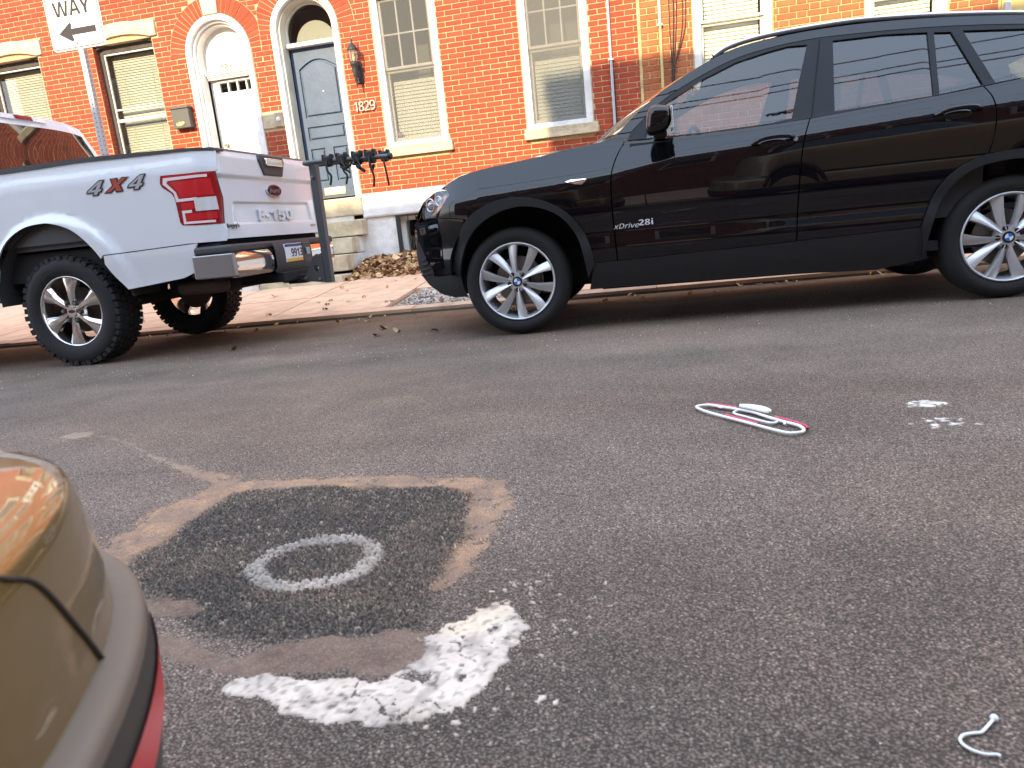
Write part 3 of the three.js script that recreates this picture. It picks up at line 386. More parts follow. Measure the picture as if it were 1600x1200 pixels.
  part('threshold', box(cx - .5, cx + .5, 1.05, 1.27, -10.3, -9.95), stoneM, HL);
  for (let i = 0; i < 4; i++) part('step', rbox(-6.45, -5.335, .12 + i * .235 - .05, .36 + i * .235, -10, -9.02 - i * .25 + .01 * (i % 2), .012), [stepWhite, stoneM2][i % 2], HL);
}
function upperWindow(H, x) { const W = grp('window', H), z = WZ - .02, x1 = x + .9, y0 = 4.9, y1 = 6.6; part('frame', [rbox(x, x + .08, y0, y1, z - .12, z, .005), rbox(x1 - .08, x1, y0, y1, z - .12, z, .005), rbox(x + .08, x1 - .08, y1 - .08, y1, z - .12, z, .005), rbox(x + .08, x1 - .08, y0, y0 + .08, z - .12, z, .005), bar(x + .08, x1 - .08, 5.72, 5.78, z - .03), bar(x + .33, x + .35, 5.78, 6.52, z - .045), bar(x + .55, x + .57, 5.78, 6.52, z - .045), bar(x + .08, x + .82, 6.13, 6.15, z - .046)], white, W); part('pane', box(x + .08, x1 - .08, y0 + .08, y1 - .08, z - .08, z - .077), glassM, W); roomBox(W, x, x1, y0, y1); part('sill', rbox(x - .05, x1 + .05, y0 - .12, y0 - .003, -10.2, WZ + .06, .008), stoneM, W); part('lintel', rbox(x - .08, x1 + .08, y1 + .003, y1 + .2, -10.1, WZ + .02, .008), stoneM, W); }
{
  const op = [{ x0: -3.574, x1: -2.680, y0: 1.755, y1: 3.885 }, { x0: -1.583, x1: -.692, y0: 1.755, y1: 3.885 }, BLUE_D, ...upWin([-4.9, -3.5, -1.6])];
  part('mortar_wall', wallGeo(SPLIT + .001, -.046, 1.313, 8.6, op, -10.4, -10.006), mortarM, HM);
  const opB = [...op, { x0: -3.61, x1: -2.615, y0: 1.755, y1: 1.895 }, { x0: -1.62, x1: -.627, y0: 1.755, y1: 1.895 }, { x0: -5.39, x1: -5.0, y0: 2.345, y1: 2.57 }, ...upWin([-4.9, -3.5, -1.6]).map(o => ({ x0: o.x0 - .08, x1: o.x1 + .08, y0: o.y1, y1: o.y1 + .2 }))];
  buildBricks(HM, SPLIT + .002, -.070, 1.313, 7.2, opB, { ...redSt, vx0: -4.2, vx1: -.1, vy0: 1.3, vy1: 3.75, seen: (x, y) => !(x > -2 && y < 1.7 + (x + 2) * .3) });
  archRing(HM, BLUE_D, redB, SPLIT);
  part('keystone', quadBlock([[-4.66, 4.06], [-4.445, 4.06], [-4.42, 4.42], [-4.69, 4.42]], WZ + .035, .1, .006), stoneM, HM);
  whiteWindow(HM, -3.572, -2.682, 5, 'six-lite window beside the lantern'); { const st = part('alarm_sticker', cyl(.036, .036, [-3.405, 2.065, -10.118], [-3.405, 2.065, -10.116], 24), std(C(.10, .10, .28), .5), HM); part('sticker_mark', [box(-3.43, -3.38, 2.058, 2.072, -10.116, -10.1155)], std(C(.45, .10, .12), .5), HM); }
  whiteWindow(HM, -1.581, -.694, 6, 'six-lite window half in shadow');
  for (const x of [-4.9, -3.5, -1.6]) upperWindow(HM, x);
  part('party_joint', rbox(-.066, -.030, 1.31, 8.6, -10.05, WZ + .006, .004), mortarM2, HM);
  const bw = std(C(.86, .84, .80), .8, { map: grainT, bumpMap: bumpT, bumpScale: .003 });
  { const s = shapeOf([[SPLIT + .001, -.2], [-.046, -.2], [-.046, .975], [SPLIT + .001, .975]]), h = new THREE.Path(); h.moveTo(-3.53, .40); h.lineTo(-2.55, .40); h.lineTo(-2.55, .95); h.lineTo(-3.53, .95); h.closePath(); s.holes.push(h); part('basement_wall', extr(s, -10.4, -9.99), bw, HM); }
  { const prof = [[-10.2, .978], [-9.955, .978], [-9.945, 1.0], [-9.95, 1.2], [-9.975, 1.285], [-10.0, 1.309], [-10.2, 1.309]], s = shapeOf(prof.map(([z, y]) => [z, y])), g = new THREE.ExtrudeGeometry(s, { depth: 4.0, bevelEnabled: false }); g.rotateY(-Math.PI / 2); g.translate(-.047, 0, 0); part('water_table', muv(g), white, HM); }
  // basement window with iron grille
  const B = grp('basement_window', HM, 'basement window behind a black iron grille'); part('frame', [bar(-3.53, -3.47, .40, .95, -10.06, .06), bar(-2.61, -2.55, .40, .95, -10.06, .06), bar(-3.47, -2.61, .89, .95, -10.06, .06), bar(-3.06, -3.02, .40, .89, -10.06, .06), bar(-3.47, -2.61, .40, .45, -10.06, .06)], white, B); part('pane', box(-3.47, -2.61, .45, .89, -10.1, -10.097), glassM, B); part('room', box(-3.6, -2.5, .35, 1, -10.9, -10.42), dark, B);
  part('grille_frame', [box(-3.575, -3.515, .385, .972, -9.985, -9.955), box(-2.565, -2.505, .385, .972, -9.985, -9.955), box(-3.515, -2.565, .385, .415, -9.985, -9.955), box(-3.515, -2.565, .945, .972, -9.985, -9.955)], blackIron, B); for (let i = 1; i < 8; i++) part('grille_bar', cyl(.008, .008, [-3.515 + i * .119, .415, -9.97], [-3.515 + i * .119, .945, -9.97], 8), blackIron, B);
  part('cornice', [rbox(SPLIT + .003, -.05, 8.4, 8.9, -10.3, -9.6, .04), rbox(SPLIT + .003, -.05, 8.2, 8.4, -10.3, -9.8, .03)], creamP, HM); part('roof', box(SPLIT, -.05, 8.61, 8.64, -18, -10.3), std(C(.06, .06, .06), .9), HM); part('back_wall', box(SPLIT, -.05, 0, 8.6, -18, -17.8), redB[2], HM);
  // blue door
  const D = grp('door', HM, 'blue grey panelled door with arched fanlight'), { cx, ys } = BLUE_D, blue = std(C(.046, .088, .165), .5, { map: grainT, bumpMap: bumpT, bumpScale: .0005 });
  part('casing', archFrame(cx, ys, .497, .415, 1.27, -10.07, WZ + .012, .007), white, D);
  part('jamb', archFrame(cx, ys, .417, .385, 1.27, -10.24, -10.05, .006), creamP, D);
  part('transom', [rbox(cx - .384, cx + .384, 3.40, 3.455, -10.26, -10.16, .008)], white, D);
  part('fanlight', archFill(cx, ys, .384, 3.455, -10.215, -10.21), glassM, D); part('fan_frame', archFrame(cx, ys, .386, .36, 3.455, -10.25, -10.195, .004), white, D); part('fan_reflection', archFill(cx, 3.46, .30, 3.456, -10.36, -10.355), std(C(.30, .29, .25), .8), D); part('hall', [box(cx - .5, cx + .5, 3.3, 4.1, -11.0, -10.98), box(cx - .5, cx + .5, 3.30, 3.32, -10.98, -10.41)], roomM, D);  // added half disc; its grey imitates the reflection low in the fanlight
  const x0 = cx - .384, x1 = cx + .384, s = shapeOf([[x0, 1.29], [x1, 1.29], [x1, 3.40], [x0, 3.40]]); const P = [];
  const rect = (a, b, c, d) => [[a, c], [b, c], [b, d], [a, d]]; const arched = [[x0 + .10, 2.47], [x1 - .10, 2.47], [x1 - .10, 3.12]]; for (let i = 0; i <= 12; i++) { const t = i / 12; arched.push([mix(x1 - .10, x0 + .10, t), 3.12 + .115 * Math.sin(Math.PI * t)]); } P.push(arched, rect(x0 + .10, x1 - .10, 2.15, 2.335), rect(x0 + .10, cx - .065, 1.56, 2.03), rect(cx + .065, x1 - .10, 1.56, 2.03));
  for (const p of P) { const h = new THREE.Path(); p.forEach(([a, b], i) => i ? h.lineTo(a, b) : h.moveTo(a, b)); h.closePath(); s.holes.push(h); }
  part('leaf', [extr(s, -10.285, -10.262, .005, 2), box(x0, x1, 1.29, 3.40, -10.31, -10.286)], blue, D);
  for (const p of P) { const gx = p.reduce((q, v) => q + v[0], 0) / p.length, gy = p.reduce((q, v) => q + v[1], 0) / p.length; const ins = p.map(([a, b]) => [a + Math.sign(gx - a) * Math.min(.022, Math.abs(gx - a)), b + Math.sign(gy - b) * Math.min(.022, Math.abs(gy - b))]); part('panel', extr(shapeOf(ins), -10.287, -10.262, .014, 2), blue, D); }
  const brass = std(C(.72, .62, .40), .35, { metalness: .7 }); part('mail_slot', [rbox(-4.72, -4.385, 1.365, 1.47, -10.264, -10.25, .004)], brass, D); part('flap', rbox(-4.69, -4.415, 1.385, 1.45, -10.25, -10.244, .003), std(C(.6, .55, .45), .4, { metalness: .6 }), D); part('peephole', cyl(.009, .009, [-4.51, 2.80, -10.265], [-4.51, 2.80, -10.255], 10), brass, D);
  // pier stones with bell push
  part('pier_stone', rbox(-5.380, -5.056, 2.352, 2.565, -10.08, WZ + .012, .008), stoneM, HM); part('bell_plate', rbox(-5.185, -5.065, 2.36, 2.558, WZ + .012, WZ + .03, .008), stoneM2, HM); part('bell_push', new THREE.SphereGeometry(.033, 14, 10).scale(1, 1, .5).translate(-5.125, 2.46, WZ + .03), white, HM);
  // stone steps
  part('door_sill', rbox(-5.05, -4.035, 1.03, 1.285, -10.3, -9.93, .02, 3), stoneM, HM);
  const steps = [[.10, .252, -9.05], [.285, .508, -9.30], [.535, .735, -9.55], [.775, .965, -9.80]];
  steps.forEach(([a, b, z], i) => { part('step', rbox(-5.33, i === 3 ? -4.02 : -4.105, b - .215 + (i === 0 ? .0 : 0), b, i === 3 ? -10 : z - .27, z, .012), i % 2 ? stoneM : std(C(.62, .54, .38), .85, { map: grainT2, bumpMap: bumpT, bumpScale: .003 }), HM); part('step_end', rbox(-4.14, -4.10 + (i === 3 ? .085 : 0), b - .21, b - .006, z - .13, z - .006, .006), stoneM2, HM); if (i < 3) part('cheek', rbox(-4.6, -4.108, b - .22, b - .002, -10, z - .135, .006), stepWhite, HM); });
  part('step_core', box(-5.3, -4.2, 0, 1.03, -10, -9.95), stepWhite, HM);
}
{
  const op = [{ x0: .612, x1: 1.556, y0: 2.105, y1: 3.885 }, { x0: 2.605, x1: 3.513, y0: 2.105, y1: 3.885 }, ...upWin([.6, 2.6, 5.2])];
  part('mortar_wall', wallGeo(-.045, 10, 1.0, 8.6, op, -10.4, -10.008), mortarM2, HR);
  buildBricks(HR, -.026, 10, 1.05, 7.2, [...op, { x0: 4.05, x1: 5.2, y0: 1, y1: 3.6 }], { ...palSt, vx0: 0, vx1: 4.05, vy0: 2.1, vy1: 3.3, seen: (x, y) => y > 2.1 + .35 * sst(0, 2, x) });
  whiteWindow(HR, .614, 1.554, 1, 'white sash window left of the pair over the black car', 2.895, 2.245, 3.88, 3.7, false); whiteWindow(HR, 2.607, 3.511, 1, 'white sash window over the car roof', 2.895, 2.245, 3.88, 3.7, false);
  part('basement_wall', box(-.045, 10, -.2, 1.0, -10.4, -9.985), stepWhite, HR); for (const x of [.6, 2.6, 5.2]) upperWindow(HR, x);
  const yel = std(C(.62, .47, .16), .6, { map: grainT }); part('yellow_panel', rbox(4.065, 5.2, 1.0, 3.6, -10.1, WZ + .03, .01), yel, HR); part('lamp_box', [rbox(4.075, 4.135, 2.44, 2.62, WZ + .03, WZ + .10, .01)], alu, HR);
  part('cornice', [rbox(-.04, 10, 8.4, 8.9, -10.3, -9.6, .04), rbox(-.04, 10, 8.2, 8.4, -10.3, -9.8, .03)], creamP, HR); part('roof', box(-.04, 10, 8.61, 8.64, -18, -10.3), std(C(.06, .06, .06), .9), HR); part('back_wall', [box(-.04, 10, 0, 8.6, -18, -17.8), box(10, 10.2, 0, 8.6, -18, -10)], palB[1], HR);
}
// ---------------------------------------------------------------- things on the facade
{
  const L = thing('wall_lantern', 'black wall lantern with clear glass right of the blue door', 'lantern', [-3.83, 2.68, -10]), lx = -3.838, lz = -9.86;
  const lathe = p => new THREE.LatheGeometry(p.map(([r, y]) => new THREE.Vector2(r, y)), 20).translate(lx, 0, lz);
  part('cap', lathe([[.001, 3.36], [.006, 3.345], [.004, 3.33], [.016, 3.30], [.012, 3.27], [.03, 3.245], [.06, 3.21], [.072, 3.175], [.066, 3.17], [.001, 3.17]]), blackIron, L);
  part('glass', new THREE.LatheGeometry([[.062, 3.17], [.066, 3.12], [.056, 3.05], [.045, 3.02]].map(([r, y]) => new THREE.Vector2(r, y)), 8).translate(lx, 0, lz), phys(C(.95, .9, .8), .08, { transmission: .9, thickness: 0 }), L);
  part('bulb', lathe([[.001, 3.13], [.018, 3.10], [.014, 3.05], [.008, 3.02], [.001, 3.02]]), std(C(.85, .6, .3), .4), L);
  for (let i = 0; i < 8; i++) { const a = i * Math.PI / 4; part('glazing_bar', tube([[.062, 3.17], [.067, 3.12], [.057, 3.05], [.046, 3.02]].map(([r, y]) => [lx + r * Math.sin(a), y, lz + r * Math.cos(a)]), .004, 8, 5), blackIron, L); }
  part('body', lathe([[.001, 3.025], [.058, 3.025], [.052, 3.0], [.058, 2.985], [.035, 2.955], [.044, 2.92], [.03, 2.88], [.034, 2.85], [.018, 2.82], [.022, 2.79], [.008, 2.76], [.012, 2.735], [.003, 2.70], [.001, 2.69]]), blackIron, L);
  part('bracket', tube([[lx + .01, 2.87, lz], [lx + .03, 2.84, lz - .05], [lx + .02, 2.92, -9.97]], .014, 20, 8), blackIron, L); part('back_plate', rbox(lx - .045, lx + .055, 2.77, 3.05, -10.0, -9.965, .014), blackIron, L);
  const nm = thing('house_number', 'silver house number 1829 under the lantern', 'number', [-3.82, 2.4, -10]), nM = std(C(.34, .30, .25), .45, { metalness: .3 });
  [...'1829'].forEach((c, i) => { const g = text(c, regular, .125, .010, .001); g.translate(-3.945 + i * .082, 2.475, WZ + .022); part('digit', g, nM, nm); });
  const mb = thing('mailbox', 'dark grey wall mailbox left of the white door', 'mailbox', [-6.6, 2.5, -10]), mM = std(C(.075, .075, .07), .5, { metalness: .3 });
  part('body', rbox(-6.74, -6.46, 2.505, 2.77, -10.0, -9.895, .008), mM, mb); part('lid', rbox(-6.755, -6.448, 2.77, 2.80, -10.0, -9.882, .008), mM, mb);
  { const g = new THREE.TorusGeometry(.062, .007, 8, 28); g.scale(1, .5, 1); g.translate(-6.615, 2.565, -9.893); const h = new THREE.CylinderGeometry(.05, .05, .006, 24); h.rotateX(Math.PI / 2); h.scale(1, .45, 1); h.translate(-6.615, 2.565, -9.893); part('emblem', [g, h], std(C(.6, .5, .25), .35, { metalness: .8 }), mb); }
  const pipeM = std(C(.45, .47, .48), .45, { metalness: .5 });
  const c1 = thing('conduit_pipe', 'grey conduit pipe running up the red brick', 'pipe', [-.42, 0, -9.97]); part('tube', cyl(.018, .018, [-.42, .6, -9.968], [-.42, 7.5, -9.968], 12), pipeM, c1); for (const y of [1.6, 2.6, 3.6]) part('clamp', rbox(-.455, -.385, y, y + .025, -10, -9.945, .005), pipeM, c1); part('cable', cyl(.006, .006, [-.392, .6, -9.985], [-.392, 2.48, -9.985], 8), blackIron, c1);
  const c2 = thing('conduit_pipe', 'painted conduit on the pale brick beside the loose cables', 'pipe', [.212, 0, -9.97]); part('upper_tube', cyl(.017, .017, [.212, 2.935, -9.97], [.212, 7.5, -9.97], 12), std(C(.68, .64, .5), .6), c2); part('coupling', rbox(.18, .244, 2.92, 2.95, -10, -9.945, .006), pipeM, c2); part('lower_tube', cyl(.018, .018, [.212, .7, -9.97], [.212, 2.92, -9.97], 12), std(C(.55, .42, .18), .6), c2);
  const W = [[.327, .326, 3.4, 0], [.385, .335, 3.4, 0], [.42, .352, 3.4, 0], [.495, .36, 3.4, .03], [.53, .352, 3.4, .05]];
  const cabM = std(C(.02, .015, .018), .6);
  W.forEach(([a, b, y, s], i) => { const o = solo('cable', tube([[a + (a - .36) * .5, 7.5, -9.975], [a + (a - .36) * .12, 4.2, -9.98], [a, 3.2, -9.975], [a + (b - a) * .25 + s * .5, 2.85, -9.975], [b + .01 + s * .4, 2.45, -9.97], [b, 2.2, -9.97], [b - .004, 1.2, -9.97]], i === 1 ? .008 : .0055, 60, 6), cabM, ['thin black cable hanging beside the painted conduit', 'thickest black cable of the bundle on pale brick', 'black cable just right of the thickest one', 'black cable curving in from the window side', 'rightmost black cable nearest the white window'][i], 'cable', 'cables down the pale brick'); });
}
// ---------------------------------------------------------------- one-way sign
{
  const S = thing('street_sign', 'white one-way arrow sign on a perforated steel post', 'sign', [-5.93, walk(-5.93, -7.39), -7.39]), z = -7.35;
  const rr2 = (x0, x1, y0, y1, r) => { const s = new THREE.Shape(); s.moveTo(x0 + r, y0); s.lineTo(x1 - r, y0); s.absarc(x1 - r, y0 + r, r, -Math.PI / 2, 0); s.lineTo(x1, y1 - r); s.absarc(x1 - r, y1 - r, r, 0, Math.PI / 2); s.lineTo(x0 + r, y1); s.absarc(x0 + r, y1 - r, r, Math.PI / 2, Math.PI); s.lineTo(x0, y0 + r); s.absarc(x0 + r, y0 + r, r, Math.PI, Math.PI * 1.5); return s; };
  const x0 = -6.268, x1 = -5.608, y0 = 2.985, y1 = 3.80, ink = std(C(.030, .026, .028), .8);
  part('plate', extr(rr2(x0, x1, y0, y1, .045), z - .003, z), std(C(.80, .80, .79), .45), S);
  const bo = rr2(x0 + .014, x1 - .014, y0 + .014, y1 - .014, .038); bo.holes.push(new THREE.Path(rr2(x0 + .024, x1 - .024, y0 + .024, y1 - .024, .030).getPoints(12))); part('border', extr(bo, z, z + .0015), ink, S);
  const ar = [[-6.16, 3.155], [-6.005, 3.255], [-5.985, 3.235], [-5.997, 3.193], [-5.697, 3.193], [-5.697, 3.128], [-5.997, 3.128], [-5.985, 3.085], [-6.005, 3.062]]; part('arrow', extr(shapeOf(ar), z, z + .0015), ink, S);
  for (const [s, y] of [['WAY', 3.395], ['ONE', 3.615]]) { const g = text(s, bold, .15, .0015); g.scale(1.02, 1, 1); g.translate(-5.945, y, z); part('lettering', g, ink, S); }
  part('bolt', new THREE.SphereGeometry(.012, 10, 8).translate(-5.955, 3.045, z + .003), std(C(.35, .18, .1), .6), S);
  const pm = std(C(.42, .44, .46), .45, { metalness: .6 }), px = -5.94, pz = -7.385, w = .030, holes = [];
  part('post', [box(px - w, px + w, -.2, 3.7, pz - w, pz + w)], pm, S);
  for (let y = .2; y < 3.0; y += .0254 * 1.9) { const h = new THREE.CylinderGeometry(.006, .006, .002, 8); h.rotateX(Math.PI / 2); h.translate(px, y, pz + w + .0012); holes.push(h); const k = new THREE.CylinderGeometry(.006, .006, .002, 8); k.rotateZ(Math.PI / 2); k.translate(px + w + .0012, y, pz); holes.push(k); } const hm = part('post_holes', holes, dark, S); hm.userData.kind = 'stuff';
}
// ---------------------------------------------------------------- houses on the near side, behind the viewpoint (they shade the street)
{
  const bm = std(C(.20, .075, .05), .9, { map: grainT2, bumpMap: bumpT, bumpScale: .003 }), bm2 = std(C(.17, .085, .06), .9, { map: grainT2, bumpMap: bumpT, bumpScale: .003 }), lime = std(C(.42, .38, .32), .8), pane = phys(C(.02, .025, .03), .05, {});
  const near = (x0, x1, h, m, label, zf = 4.4) => { const H = thing('brick_rowhouse', label, 'house', [(x0 + x1) / 2, 0, zf]), dz = zf - 4.4; part('wall', [box(x0, x1, -.3, h - .35, (dz + 4.4), dz + 12)], m, H); part('cornice', rbox(x0 - .003, x1 - .006, h - .349, h, (dz + 4.15), dz + 12, .04), lime, H);
    for (let f = 0; f < 3; f++) for (let x = x0 + .7; x < x1 - 1.2; x += 1.9) { const y = 1.2 + f * 3.0; if (y + 1.7 > h - .4) continue; const W = grp('window', H); part('frame', [box(x, x + 1, y, y + .08, (dz + 4.33), (dz + 4.4)), box(x, x + 1, y + 1.62, y + 1.7, (dz + 4.33), (dz + 4.4)), box(x, x + .08, y + .08, y + 1.62, (dz + 4.33), (dz + 4.4)), box(x + .92, x + 1, y + .08, y + 1.62, (dz + 4.33), (dz + 4.4)), box(x + .08, x + .92, y + .82, y + .88, (dz + 4.34), (dz + 4.4))], lime, W); part('pane', box(x + .08, x + .92, y + .08, y + 1.62, (dz + 4.37), (dz + 4.399)), pane, W); part('lintel', box(x - .1, x + 1.1, y + 1.72, y + 1.92, (dz + 4.36), (dz + 4.4)), lime, W); } };
  near(-30, -4.40, 11.55, bm2, 'shaded brick rowhouse set back far behind the viewpoint', 12); near(-4.36, 30, 9.37, bm, 'shaded brick rowhouse with the taller cornice behind the viewpoint');
}

{ // overhead wires on two poles along the near pavement; the black car's glass mirrors them
  const wm = std(C(.02, .02, .02), .6), pm = std(C(.13, .09, .06), .9, { map: grainT2 });
  for (const x of [-19, 17]) { const P = thing('utility_pole', x < 0 ? 'wooden utility pole up the street to the left' : 'wooden utility pole down the street to the right', 'pole', [x, 0, 2]); part('shaft', cyl(.15, .11, [x, -.1, 2], [x, 12.2, 2], 14), pm, P); part('cross_arm', box(x - .06, x + .06, 11.9, 12.02, 1.0, 3.0), pm, P); }
  [[12.04, 1.1], [12.04, 2.9], [11.5, 2.17], [10.9, 2.17], [10.3, 2.17]].forEach(([y, z], i) => { const p = []; for (let k = 0; k <= 12; k++) { const t = k / 12; p.push([mix(-60, 60, t), y - .5 + .5 * Math.pow(Math.abs(Math.cos(t * Math.PI * 3.3)), 1), z]); } solo('power_line', tube([[-60, y, z], [-19, y, z], [-1, y - .45, z], [17, y, z], [60, y, z]], .011, 60, 6), wm, ['front wire on the cross arms', 'back wire on the cross arms', 'highest wire clipped to the poles', 'middle wire clipped to the poles', 'lowest wire clipped to the poles'][i] + ' over the near sidewalk', 'wire', 'overhead wires'); });
}

{ // plain neighbours closing the row at both ends
  for (const [x0, x1, m, l] of [[-30, -14.21, redB[2], 'plain red brick rowhouse beyond the storm windows'], [10.21, 28, palB[2], 'plain pale brick rowhouse beyond the yellow panel']]) { const H = thing('brick_rowhouse', l, 'house', [(x0 + x1) / 2, 0, -10]); part('wall', box(x0, x1, -.3, 8.6, -18, -10), m, H); part('cornice', rbox(x0, x1, 8.4, 8.9, -10.3, -9.6, .04), creamP, H); for (let x = x0 + 1; x < x1 - 1.5; x += 2.4) for (const y of [1.9, 4.9]) { const W = grp('window', H); part('frame', [box(x, x + .9, y, y + .07, -10, -9.97), box(x, x + .9, y + 1.63, y + 1.7, -10, -9.97), box(x, x + .07, y + .07, y + 1.63, -10, -9.97), box(x + .83, x + .9, y + .07, y + 1.63, -10, -9.97), box(x + .07, x + .83, y + .8, y + .86, -10, -9.975)], white, W); part('pane', box(x + .07, x + .83, y + .07, y + 1.63, -10, -9.99), phys(C(.03, .035, .04), .05, {}), W); } }
}
// ---------------------------------------------------------------- vehicle building kit
const rubber = std(C(.009, .009, .0095), .82, { bumpMap: bumpT, bumpScale: .001 });
const chrome = std(C(.80, .80, .80), .07, { metalness: 1 });
const silver = std(C(.60, .61, .62), .30, { metalness: .55 });
const polished = std(C(.72, .71, .70), .2, { metalness: 1 });
const plast = std(C(.008, .0085, .0095), .68, { bumpMap: bumpT, bumpScale: .0006 });
const matte = std(C(.012, .012, .013), .9);
const steelM = std(C(.30, .28, .26), .45, { metalness: .8 });
const carGlass = phys(C(.66, .71, .71), .01, { transmission: 1, thickness: 0, ior: 1.7 });
const privacyGlass = phys(C(.34, .37, .38), .01, { transmission: 1, thickness: 0, ior: 1.7 });
const lensM = phys(C(.96, .97, .98), .02, { transmission: 1, thickness: 0, ior: 1.5 });
const redLens = phys(C(.26, .004, .007), .08, { clearcoat: 1, clearcoatRoughness: .02 });
function panel(poly, wf, zN, o = {}) { // sheet cut to poly in (x,y), bent to z = zN - wf(x,y), edges turned in
  const { holes = [], edge = .032, rim = .014, off = 0 } = o, s = shapeOf(poly); for (const h of holes) { const p = new THREE.Path(); h.forEach(([a, b], i) => i ? p.lineTo(a, b) : p.moveTo(a, b)); p.closePath(); s.holes.push(p); }
  let g = new THREE.ShapeGeometry(s); g.deleteAttribute('uv'); g = new TessellateModifier(edge, 14).modify(g.toNonIndexed()); const p = g.attributes.position, P = [], N = [], e = .003, Z = (x, y) => zN - off - wf(x, y);
  const nrm = (x, y) => { const a = (wf(x + e, y) - wf(x - e, y)) / (2 * e), b = (wf(x, y + e) - wf(x, y - e)) / (2 * e), l = Math.hypot(a, b, 1); return [a / l, b / l, 1 / l]; };
  for (let i = 0; i < p.count; i++) { const x = p.getX(i), y = p.getY(i); P.push(x, y, Z(x, y)); N.push(...nrm(x, y)); }
  const area = c => { let a = 0; for (let i = 0; i < c.length; i++) { const q = c[(i + 1) % c.length]; a += c[i][0] * q[1] - q[0] * c[i][1]; } return a; };
  if (rim) for (const [c, dir] of [[poly, 1], ...holes.map(h => [h, -1])]) { const sg = Math.sign(area(c)) * dir; for (let i = 0; i < c.length; i++) { const A = c[i], B = c[(i + 1) % c.length], L = Math.hypot(B[0] - A[0], B[1] - A[1]); if (L < 1e-6) continue; const n = Math.max(1, Math.ceil(L / .05)), nx = (B[1] - A[1]) / L * sg, ny = -(B[0] - A[0]) / L * sg; for (let k = 0; k < n; k++) { const a = [mix(A[0], B[0], k / n), mix(A[1], B[1], k / n)], b = [mix(A[0], B[0], (k + 1) / n), mix(A[1], B[1], (k + 1) / n)], az = Z(...a), bz = Z(...b); const v = sg > 0 ? [[...a, az], [...a, az - rim], [...b, bz], [...b, bz], [...a, az - rim], [...b, bz - rim]] : [[...a, az], [...b, bz], [...a, az - rim], [...b, bz], [...b, bz - rim], [...a, az - rim]]; for (const q of v) { P.push(...q); N.push(nx, ny, 0); } } } }
  const r = new THREE.BufferGeometry(); r.setAttribute('position', new THREE.Float32BufferAttribute(P, 3)); r.setAttribute('normal', new THREE.Float32BufferAttribute(N, 3)); return strip(r);
}
function mirrorZ(g, zc) { g = g.clone(); if (g.index) g = g.toNonIndexed(); const p = g.attributes.position, n = g.attributes.normal; for (let i = 0; i < p.count; i++) { p.setZ(i, 2 * zc - p.getZ(i)); n.setZ(i, -n.getZ(i)); } for (const k of ['position', 'normal', 'uv']) { const a = g.attributes[k]; if (!a) continue; const s = a.itemSize; for (let i = 0; i < a.count; i += 3) for (let q = 0; q < s; q++) { const t = a.array[(i + 1) * s + q]; a.array[(i + 1) * s + q] = a.array[(i + 2) * s + q]; a.array[(i + 2) * s + q] = t; } } return g; }
function gridSurf(rows, cols, f, flip) { // f(s,t) -> [x,y,z]
  const P = [], I = []; for (let j = 0; j <= rows; j++) for (let i = 0; i <= cols; i++) P.push(...f(j / rows, i / cols)); for (let j = 0; j < rows; j++) for (let i = 0; i < cols; i++) { const a = j * (cols + 1) + i, b = a + cols + 1; flip ? I.push(a, b, a + 1, b, b + 1, a + 1) : I.push(a, a + 1, b, b, a + 1, b + 1); }
  const g = new THREE.BufferGeometry(); g.setAttribute('position', new THREE.Float32BufferAttribute(P, 3)); g.setIndex(I); g.computeVertexNormals(); return strip(g);
}
const latheZ = (prof, seg = 64) => { const g = new THREE.LatheGeometry(prof.map(([r, z]) => new THREE.Vector2(r, z)), seg); g.rotateX(Math.PI / 2); return g; };
const at = (g, x, y, z) => g.translate(x, y, z);
const discZ = (r0, r1, z0, z1, seg = 24) => { const g = new THREE.CylinderGeometry(r1, r0, z1 - z0, seg); g.rotateX(Math.PI / 2); g.translate(0, 0, (z0 + z1) / 2); return g; };
function wheelGroup(parent, x, y, z, inside) { const w = grp('wheel', parent); w.position.set(x, y, z).sub(parent.position); if (inside) w.rotation.y = Math.PI; return w; }
function wp(name, geo, m, w) { if (Array.isArray(geo)) geo = merge(geo); const o = new THREE.Mesh(geo, m); o.name = name; o.castShadow = o.receiveShadow = true; w.add(o); return o; }
